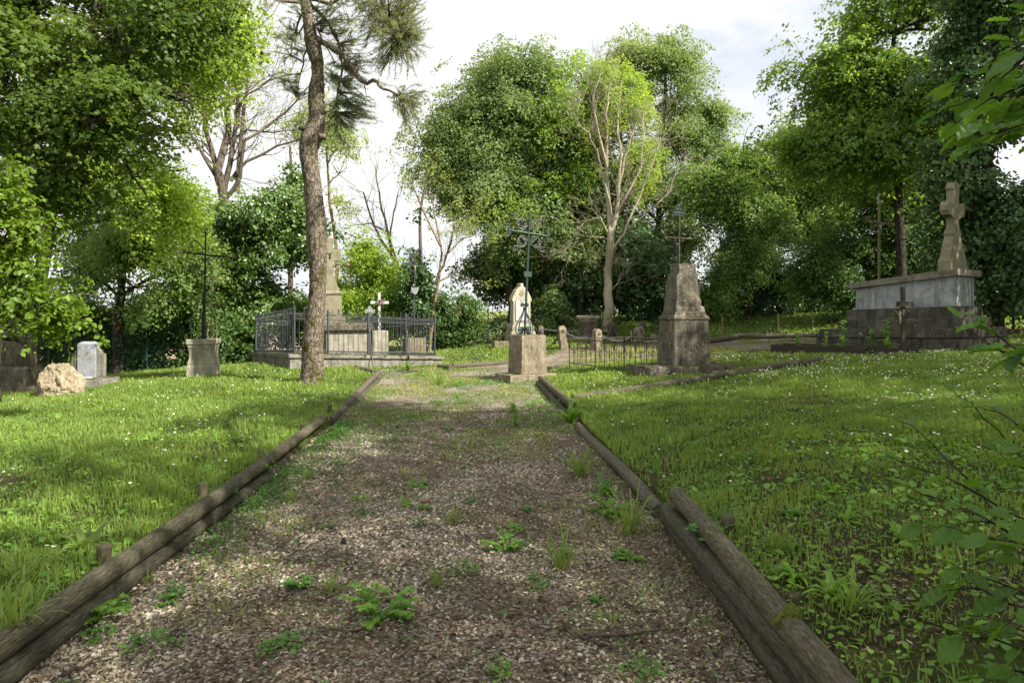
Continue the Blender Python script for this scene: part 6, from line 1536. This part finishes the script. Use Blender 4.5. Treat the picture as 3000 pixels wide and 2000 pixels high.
def weed(kind, px, py, size, label, name, cat='weed', group=None, Y=None, mat='weed'):
    g = ground(px, py) if Y is None else gz(px, py, Y); x, y = g.x, g.y; z = zat(x, y); mb = MB()
    if kind == 'rosette':
        for k in range(rng.integers(11, 17)): lance(mb, (0,0,.0), rng.random()*6.28, size*rng.uniform(.6,1.1), size*.10, rng.uniform(.25,1.1), rng.uniform(.3,.8), teeth=1)
    elif kind == 'tuft':
        for k in range(int(46)): lance(mb, tuple(rng.normal(0, size*.10, 2)) + (0,), rng.random()*6.28, size*rng.uniform(.5,1.15), size*.018, rng.uniform(.5,1.7), rng.uniform(.25,.75))
    elif kind == 'tall':
        for k in range(3):
            mb.tube([(0.01*k,0,0),(.02*k,.01,size*.6),(.04*k-.03,.02,size*rng.uniform(.85,1.1))], [.005,.004,.002], 4)
        for k in range(26): 
            h = size * rng.uniform(.05, .95); lance(mb, (rng.normal(0,.015), rng.normal(0,.015), h), rng.random()*6.28, size*.32*(1.1 - h/size*.7), size*.045, rng.uniform(.3,.9), .7)
    elif kind == 'herb':
        for k in range(13):
            az = rng.random()*6.28; ln = size*rng.uniform(.5,1.05); d = Vector((math.cos(az), math.sin(az), 0)); el = rng.uniform(.2, .9); pts = [Vector((0,0,0)), d*ln*.5 + Vector((0,0,ln*el*.6)), d*ln + Vector((0,0,ln*el*.7))]; mb.tube(pts, [.003,.002,.001], 3)
            C = []
            for j in range(9):
                t = .3 + .7*j/8; q = pts[0].lerp(pts[1], min(1, t*2)) if t < .5 else pts[1].lerp(pts[2], t*2-1)
                for s in (-1, 1): C.append((q, d, s))
            Pn = np.array([list(q) for q, _, _ in C]); A = unit(np.array([list(d*.6 + Vector((-d.y*s, d.x*s, .1))) for _, d, s in C]) + rng.normal(0,.2,(len(C),3)))
            leaves(mb, Pn, A, unit(np.c_[rng.normal(0,.3,(len(C),2)), np.ones(len(C))]), size*.20*rng.uniform(.6,1.1,len(C)), MAPLE)
    elif kind == 'creep':
        n = 60; r = size*np.sqrt(rng.random(n)); a = rng.random(n)*6.28; Pn = np.c_[r*np.cos(a), r*np.sin(a), rng.uniform(.005,.07,n)*(1.4 - r/size)]; b = rng.random(n)*6.28
        leaves(mb, Pn, unit(np.c_[np.cos(b), np.sin(b), rng.normal(.15,.25,n)]), unit(np.c_[rng.normal(0,.3,(n,2)), np.ones(n)]), rng.uniform(.02,.05,n)*(size/.15)**.5, OVAL)
    o = mb.build(name, M[mat], loc=(x, y, z)); return tag(o, label, cat, group)
W = weed
W('rosette',1668,1240,.42,'large toothed dandelion clump spilling over the gap in the right edging logs','dandelion_clump')
W('rosette',1780,1450,.26,'dark toothed dandelion rosette beside the crooked right log','dandelion_clump',mat='weed_dark')
W('tall',1915,1450,.30,'upright thistle shoot growing at the square peg by the stack end','thistle_shoot')
W('tall',1508,1250,.36,'single upright leafy weed standing in the gravel right of the path middle','leafy_weed')
W('creep',1360,1163,.22,'bright low clover patch on the gravel before the stone cross block','clover_patch')
W('tuft',1700,1395,.30,'yellow green grass tuft on the gravel beside the crooked log','grass_tuft',mat='grass')
W('tuft',1838,1560,.30,'large arching grass tuft left of the log stack end','grass_tuft',mat='grass')
W('tuft',1640,1670,.24,'low grass tuft in the gravel right of the path middle','grass_tuft',mat='grass')
W('herb',1790,1500,.22,'feathery herb in front of the log stack end','feathery_herb')
W('herb',1120,1815,.21,'feathery green herb in the lower middle of the path','feathery_herb')
W('herb',240,1830,.24,'large feathery herb growing out from under the left log at the bottom corner','feathery_herb')
W('herb',880,1725,.12,'small dark herb on the pale gravel left of the middle','feathery_herb',mat='weed_dark')
W('herb',500,1755,.10,'little herb near the left log','feathery_herb',mat='weed_dark')
W('herb',1840,1640,.13,'yellowish creeping herb before the log stack','feathery_herb')
W('herb',1480,1620,.16,'bushy little herb in the middle right of the path','feathery_herb')
W('creep',450,1890,.12,'low creeping plant in the lower left gravel','creeping_weed',mat='weed_dark')
W('creep',1500,1560,.12,'low creeping plant in the middle of the gravel','creeping_weed')
W('creep',1220,1430,.14,'low creeping plant left of the path middle','creeping_weed')
W('creep',640,1470,.16,'dense creeping plant beside the left log at the nearer end','creeping_weed',mat='weed_dark')
W('creep',760,1385,.18,'dense creeping plant beside the left log farther on','creeping_weed')
W('herb',2090,1690,.15,'pale sapling climbing the side of the log stack','climbing_weed',mat='weed_dark')
W('creep',2060,1610,.10,'ivy sprig at the foot of the log stack','ivy_sprig',mat='weed_dark')
W('rosette',1190,1490,.12,'flat pale rosette in the gravel left of the middle','rosette_weed')
W('tuft',1500,1215,.20,'thin grass tuft far up the path','grass_tuft',mat='grass')
W('tuft',1283,1130,.34,'pale tall grass tuft at the sunlit end of the path','grass_tuft',mat='grass')
W('tall',1235,1100,.28,'small upright weed in the sunlit path end near the railed tomb','leafy_weed')
W('rosette',1195,1078,.40,'bright weed clump at the kerb of the railed tomb','dandelion_clump',Y=17.3)
W('rosette',1340,1135,.26,'spreading plantain on the sunlit end of the path','plantain')
W('rosette',2330,1700,.16,'weed rosette in bare soil behind the log stack','rosette_weed')
W('rosette',2440,1760,.20,'flat dandelion rosette in the bare soil at the lower right','rosette_weed')
W('tuft',2270,1620,.18,'grass tuft close behind the middle of the log stack','grass_tuft',mat='grass')
W('rosette',2480,1530,.15,'upright dandelion leaves in the right foreground lawn','dandelion_clump')
W('rosette',2630,1590,.14,'broad toothed weed in the right foreground lawn','dandelion_clump')
W('tuft',2500,1800,.20,'thin grass tuft in the bare soil near the bottom right','grass_tuft',mat='grass')
W('rosette',250,1620,.26,'long plantain leaves leaning on the left lawn behind the thick peg','plantain',mat='grass')
W('tuft',60,1720,.24,'tall grass tuft at the left picture edge','grass_tuft',mat='grass')
W('tuft',30,1960,.32,'long grass blades rising at the bottom left corner over the log','grass_tuft',mat='grass')
for px, py, s, lab in ((2335,1020,.62,'bushy leafy weed in the left part of the timber bed'),(2470,1015,.75,'leafy weed in the middle of the timber bed'),(2600,1012,.85,'tallest leafy weed beside the wooden cross in the timber bed'),(2550,1015,.60,'small leafy weed left of the tallest one in the timber bed'),(2420,1018,.5,'grassy weed in the timber bed')):
    Yb = 16.0 - 1.8 * (px - 2258) / 442 + .35; W('tall', px, py, s, lab, 'leafy_weed', Y=Yb)
k = 0
for _ in range(400):
    x, y = rng.uniform(-2.2, .95), 2.9 + 10 * rng.random() ** 1.5
    if not inpoly(np.array([x]), np.array([y]))[0] or k >= 60: continue
    kd = ['creep','herb','tuft','rosette'][rng.integers(0, 4)]; k += 1
    px, py = CX + x / y * F, HY + (EYE - 0) / y * F
    W(kd, px, py, rng.uniform(.05, .10) * (1.6 if kd == 'tuft' else 1), 'small green weed sprouting in the gravel of the path', 'path_weed', 'weed', 'small weeds scattered over the path', mat='grass' if kd == 'tuft' else ('weed' if rng.random() < .5 else 'weed_dark'))
k = 0
for _ in range(300):
    x, y = rng.uniform(1.3, 5.0), rng.uniform(3.2, 8)
    if k >= 16: break
    k += 1; px, py = CX + x / y * F, HY + (EYE - tz(x, y)) / y * F
    W('rosette' if rng.random() < .9 else 'tuft', px, py, rng.uniform(.08, .15), 'leafy dandelion like weed in the right foreground lawn', 'lawn_weed', 'weed', 'weeds in the right lawn', mat='weed' if rng.random() < .6 else 'weed_dark')
# ---- fallen sticks, cones and dry leaves
def stick(px, pts, r, label):
    q = [ground(x, y) for x, y in pts]; o0 = q[0]; f = []
    for i in range(len(q) - 1):
        for t in (0, .33, .66): f.append(q[i].lerp(q[i+1], t) - o0 + Vector((rng.normal(0,.006), rng.normal(0,.006), r + abs(rng.normal(0,.004)))))
    f.append(q[-1] - o0 + Vector((0,0,r))); mb = MB(); mb.tube(f, np.linspace(r, r*.5, len(f)), 6)
    for i in (2, 4):
        if i < len(f) - 1: mb.tube([f[i], f[i] + Vector((rng.normal(0,.05), rng.normal(0,.05), .012))], [r*.5, r*.25], 4)
    tag(mb.build('fallen_stick', M['twig'], loc=o0, smooth=True), label, 'stick', 'fallen sticks on the path')
stick(0, [(1410,1817),(1500,1812),(1560,1818),(1622,1836)], .008, 'long thin stick lying across the lower middle gravel')
stick(0, [(1715,1880),(1800,1870),(1900,1865),(1985,1850)], .010, 'thick dark stick beside the log stack at the bottom')
stick(0, [(1705,1878),(1760,1895),(1810,1917)], .009, 'short slanting stick below the thick dark stick')
stick(0, [(1830,1770),(1870,1795),(1920,1800)], .007, 'crooked stick on the gravel near the log stack')
stick(0, [(870,1598),(930,1592),(1000,1597)], .006, 'thin stick left of the middle beside the pine cone')
stick(0, [(180,1990),(240,1965),(290,1940)], .008, 'stick in the bottom left gravel')
stick(0, [(860,1695),(885,1710),(905,1720)], .009, 'grey broken stick left of the middle gravel')
stick(0, [(1720,1750),(1760,1756),(1790,1772)], .006, 'small bent stick in the right gravel')
stick(0, [(1325,1960),(1380,1985),(1430,2000)], .006, 'thin stick at the bottom edge of the path')
stick(0, [(900,1835),(960,1850),(1020,1862)], .006, 'slender stick in the lower left gravel')
stick(0, [(1610,1450),(1660,1446),(1700,1450)], .005, 'short twig beside the yellow green tuft')
for px, py, lab in ((1007,1606,'dark pine cone lying on the pale gravel left of the middle'),(1163,1258,'small dark pine cone far up the path')):
    g = ground(px, py); mb = MB()
    for k in range(7): mb.lathe([(.004,-.004),(.022*math.sin(.5+k*.36),0),(.010,.010)], 7, (0,0,.01+k*.007), rot=k*.4)
    tag(mb.build('pine_cone', M['iron_black'], loc=g), lab, 'pine cone')
for i in range(46):
    x, y = rng.uniform(-2.2, 3.6), rng.uniform(2.9, 8); z = zat(x, y) + .02; mb = MB()
    if tz(x, y) > z + .05 and not inpoly(np.array([x]), np.array([y]))[0]: continue
    leaves(mb, np.zeros((1,3)), unit(rng.normal(0,1,(1,3))*np.array([1,1,.2])), unit(np.array([[.2*rng.normal(),.2*rng.normal(),1]])), np.array([rng.uniform(.03,.065)]), OVAL*np.array([1,1,2.5]))
    tag(mb.build('dry_leaf', M['dryleaf'], loc=(x, y, z)), 'curled brown dead leaf on the ground', 'dry leaf', 'dead leaves on the ground')
# moss cushions on the top log of the stack
for px, py, r, lab in ((2258,1752,.035,'bright moss cushion on the top log of the right stack'),(2236,1783,.024,'smaller moss cushion lower on the side of the right stack')):
    p = at(px, py, 2.85); mb = MB(); mb.lathe([(r*1.2,-.02),(r,.0),(r*.7,r*.45),(.003,r*.6)], 10); o = mb.build('moss_cushion', M['moss'], loc=(1.165 + (0 if r > .03 else -.05), p.y, .342 if r > .03 else .305)); weather(o, 0, 3, .03, .03); tag(o, lab, 'moss')
# ---------------------------------------------------------------- hornbeam at the right edge
def hornleaf(mb, p, a, n, s, var):
    """pleated serrated leaf"""
    a = a.normalized(); b = n.cross(a).normalized(); n = a.cross(b); k = 8; V = []
    for i in range(k + 1):
        t = i / k; w_ = .30 * math.sin(math.pi * (t * .93 + .05)) ** .8 * (1 + (.10 if i % 2 else -.06)); pl = .022 * (1 if i % 2 else -1); dr = -.18 * t * t
        for sgn in (-1, -.5, 0, .5, 1): V.append(p + a * (s * t) + b * (s * w_ * sgn) + n * (s * (abs(sgn) * .10 + pl * (1 - (sgn == 0)) + dr)))
    fs = []
    for i in range(k):
        for j in range(4): q = 5 * i + j; fs.append((q, q + 1, q + 6, q + 5))
    mb.add(np.array([list(v) for v in V]), np.array(fs), var=np.full(len(fs), var))
def hornbeam():
    z0 = tz(3.6, 1.5); root = thing('hornbeam_tree', 'hornbeam reaching in from the right edge with sprays of pleated toothed leaves', 'tree', (3.6, 1.5, z0)); o = Vector((3.6, 1.5, z0))
    tm, lm = MB(), MB(); tm.tube([(0,0,-.1),(.05,.05,1.5),(-.05,0,3.2),(0,.1,5.5),(.1,.1,8)], [.16,.13,.11,.09,.05], 9)
    def twig(pts, r=.006, sz=.075, every=.055, start=.15, tail=True):
        P = [Vector(p) for p in pts]; f = []
        for i in range(len(P) - 1):
            n = max(2, int((P[i+1] - P[i]).length / .04))
            for k in range(n): f.append(P[i].lerp(P[i+1], k / n))
        f.append(P[-1]); f = [v + Vector(rng.normal(0, .003, 3)) for v in f]
        tm.tube([v - o for v in f], np.linspace(r, r*.3, len(f)), 5, cap=False)
        tot = 0; side = 1
        for i in range(1, len(f)):
            tot += (f[i] - f[i-1]).length
            if i / len(f) < start: continue
            if tot > every:
                tot = 0; side = -side; d = (f[i] - f[i-1]).normalized(); s = d.cross(Vector((0,0,1))).normalized() * side
                a = d * rng.uniform(.4,.9) + s * rng.uniform(.6,1.1) + Vector((0,0,rng.uniform(-.45,.15))); nn = Vector((rng.normal(0,.35), rng.normal(0,.35), 1))
                hornleaf(lm, f[i] - o, a, nn, sz * rng.uniform(.65,1.2), rng.random())
        d = (f[-1] - f[-2]).normalized(); hornleaf(lm, f[-1] - o, d, Vector((0,.1,1)), sz*.8, rng.random())
    A = at
    # lower sprays (photo pixels, distance)
    low = [([(3060,1640,1.75),(2900,1480,1.8),(2780,1350,1.86),(2700,1270,1.9),(2640,1230,1.95)], .075),([(3080,1560,1.7),(2960,1500,1.75),(2840,1430,1.8),(2700,1370,1.85),(2630,1345,1.9)], .075),
           ([(3060,1300,1.7),(2950,1230,1.75),(2890,1195,1.8)], .07),([(3080,1420,1.6),(2990,1370,1.65),(2930,1330,1.7)], .08),([(3060,1800,1.6),(2940,1760,1.65),(2830,1720,1.7),(2740,1735,1.75)], .08),
           ([(3080,1900,1.6),(2980,1860,1.65),(2880,1850,1.7)], .085),([(3080,1720,1.55),(2990,1650,1.6),(2900,1640,1.65),(2820,1660,1.7)], .08),([(3080,1990,1.6),(2970,1960,1.65),(2890,1965,1.7)], .08),
           ([(3100,1520,1.5),(3020,1540,1.55),(2950,1580,1.6)], .085),([(3080,1120,1.7),(3000,1040,1.7),(2925,985,1.72),(2890,950,1.75)], .065),([(3080,1010,1.6),(3010,1030,1.62),(2935,1030,1.65)], .085),
           ([(3080,1760,1.5),(3000,1790,1.5),(2950,1830,1.52)], .085),([(3060,1650,1.6),(2900,1590,1.75),(2760,1560,1.85),(2700,1540,1.9)], .06)]
    for pts, s in list(low):
        for q in range(1):
            j = [(rng.normal(30, 60), rng.normal(0, 75), rng.normal(.0, .10)) for _ in range(1)][0]
            low.append(([(x + j[0] * (1 if i else .3), y + j[1], Y + j[2]) for i, (x, y, Y) in enumerate(pts)], s * .95))
    for pts, s in low: twig([A(*p) for p in pts], .004, s, .042)
    up = [([(3120,120,2.4),(3020,160,2.45),(2930,230,2.5),(2850,290,2.55),(2740,330,2.6)], .11),([(3120,260,2.3),(3000,290,2.4),(2900,330,2.45),(2800,400,2.5)], .11),([(3120,40,2.3),(3030,80,2.35),(2960,60,2.4)], .10),
          ([(3120,330,2.2),(3030,360,2.25),(2950,390,2.3),(2880,430,2.35)], .105),([(3120,180,2.2),(3030,220,2.25),(2960,290,2.3)], .11),([(3120,400,2.2),(3050,390,2.25),(3000,400,2.3)], .10),([(3120,80,2.6),(3000,120,2.65),(2900,180,2.7),(2830,220,2.75)], .10)]
    for pts, s in list(up):
        for q in range(2):
            j = (rng.normal(30, 40), rng.normal(0, 60), rng.normal(0, .15)); up.append(([(x + j[0], y + j[1], Y + j[2]) for x, y, Y in pts], s))
    for pts, s in up: twig([A(*p) for p in pts], .005, s * .9, .055)
    # hidden feeder boughs that tie the sprays to the trunk
    ends = []
    for (px, py, Y), h in (((3080,1640,1.7),.7),((3110,200,2.35),2.3),((3080,1050,1.7),1.2)):
        e = A(px, py, Y) - o; tm.tube([(0,0,h), Vector((0,0,h)).lerp(e, .5) + Vector((0,0,.12)), e], [.03,.018,.008], 6); ends.append(e)
    for pts, _ in low + up: 
        e = A(*pts[0]) - o; h = min(ends, key=lambda v: (v - e).length); tm.tube([h, h.lerp(e, .5) + Vector((.03, 0, .02)), e], [.007,.006,.005], 5)
    # the crown overhead
    cm = MB()
    for c, r in [((3.8,1.2,8.6),(2.3,2.2,1.5)),((5.6,3.0,9.4),(2.3,2.2,1.5)),((3.0,-1.8,9.2),(2.2,2.0,1.4)),((6.2,-.4,8.6),(2.3,2.2,1.5)),((5.0,5.2,10.0),(1.9,1.6,1.2))]:
        c = np.array(c); r = np.array(r); limb(tm, (0,.1,5.2), Vector(c) - o, .08, .03, .08)
        m = int(11 * r[0] * r[1]); u = unit(rng.normal(0,1,(m,3))); C = c + u * (rng.random(m) ** .4)[:, None] * r
        g = np.array([noise.noise(Vector(p) * .7) for p in C]); C = C[g > -.32]
        sprays(cm, C - np.array(o), unit(np.array([0,0,.8]) + rng.normal(0,.3,(len(C),3))), np.full(len(C), .5), 24, .12, OVAL)
    tm.build('trunk', M['bark_dark'], root, smooth=True); cm.build('crown', M['leaf_near'], root)
    M['leaf_horn'] = leaf('leaf_horn', (.025,.065,.010), (.06,.125,.016), .42, tboost=1.6, rough=.45, spec=.4)
    lm.build('leaf_sprays', M['leaf_horn'], root)
hornbeam()
shade_tree('leafy maple beyond the right picture edge whose crown shades the lawn', 13.8, 6.5, [((13,4,9),(2.4,2.4,2.0)),((12.6,7,9.5),(2.2,2.2,1.8)),((15.2,6,9),(2.4,2.4,2.2)),((14.5,9,9.5),(2.3,2.3,1.9)),((12.8,9.8,9.2),(1.9,1.9,1.6)),((16.5,9,8),(2.4,2.4,2.2))], .55, 6.0, name='maple_tree')
shade_tree('leafy tree behind the photographer on the right', 9.2, .2, [((8.5,1,9.5),(2.4,2.3,1.8)),((9.5,3.6,9.6),(2.2,2.2,1.7)),((10.6,-1.6,9),(2.4,2.3,1.9)),((7.6,4.6,10.2),(1.9,1.7,1.4)),((11.2,1.6,9),(2.3,2.3,1.9)),((7.2,-3,9.4),(2.2,2.2,1.7)),((11.5,-4,9.5),(2.4,2.4,2))], .8, 5.5, name='maple_tree')
shade_tree('shady tree beyond the right edge beside the big box tomb', 15.4, 15.0, [((15,15.5,7.5),(2.4,2.4,2.2)),((14.6,12.6,9.2),(2.2,2.2,1.9)),((13.9,17.3,10),(2.2,2.2,1.9)),((16.5,13,7),(2.3,2.3,2.2))], .7, 5.5, name='maple_tree')
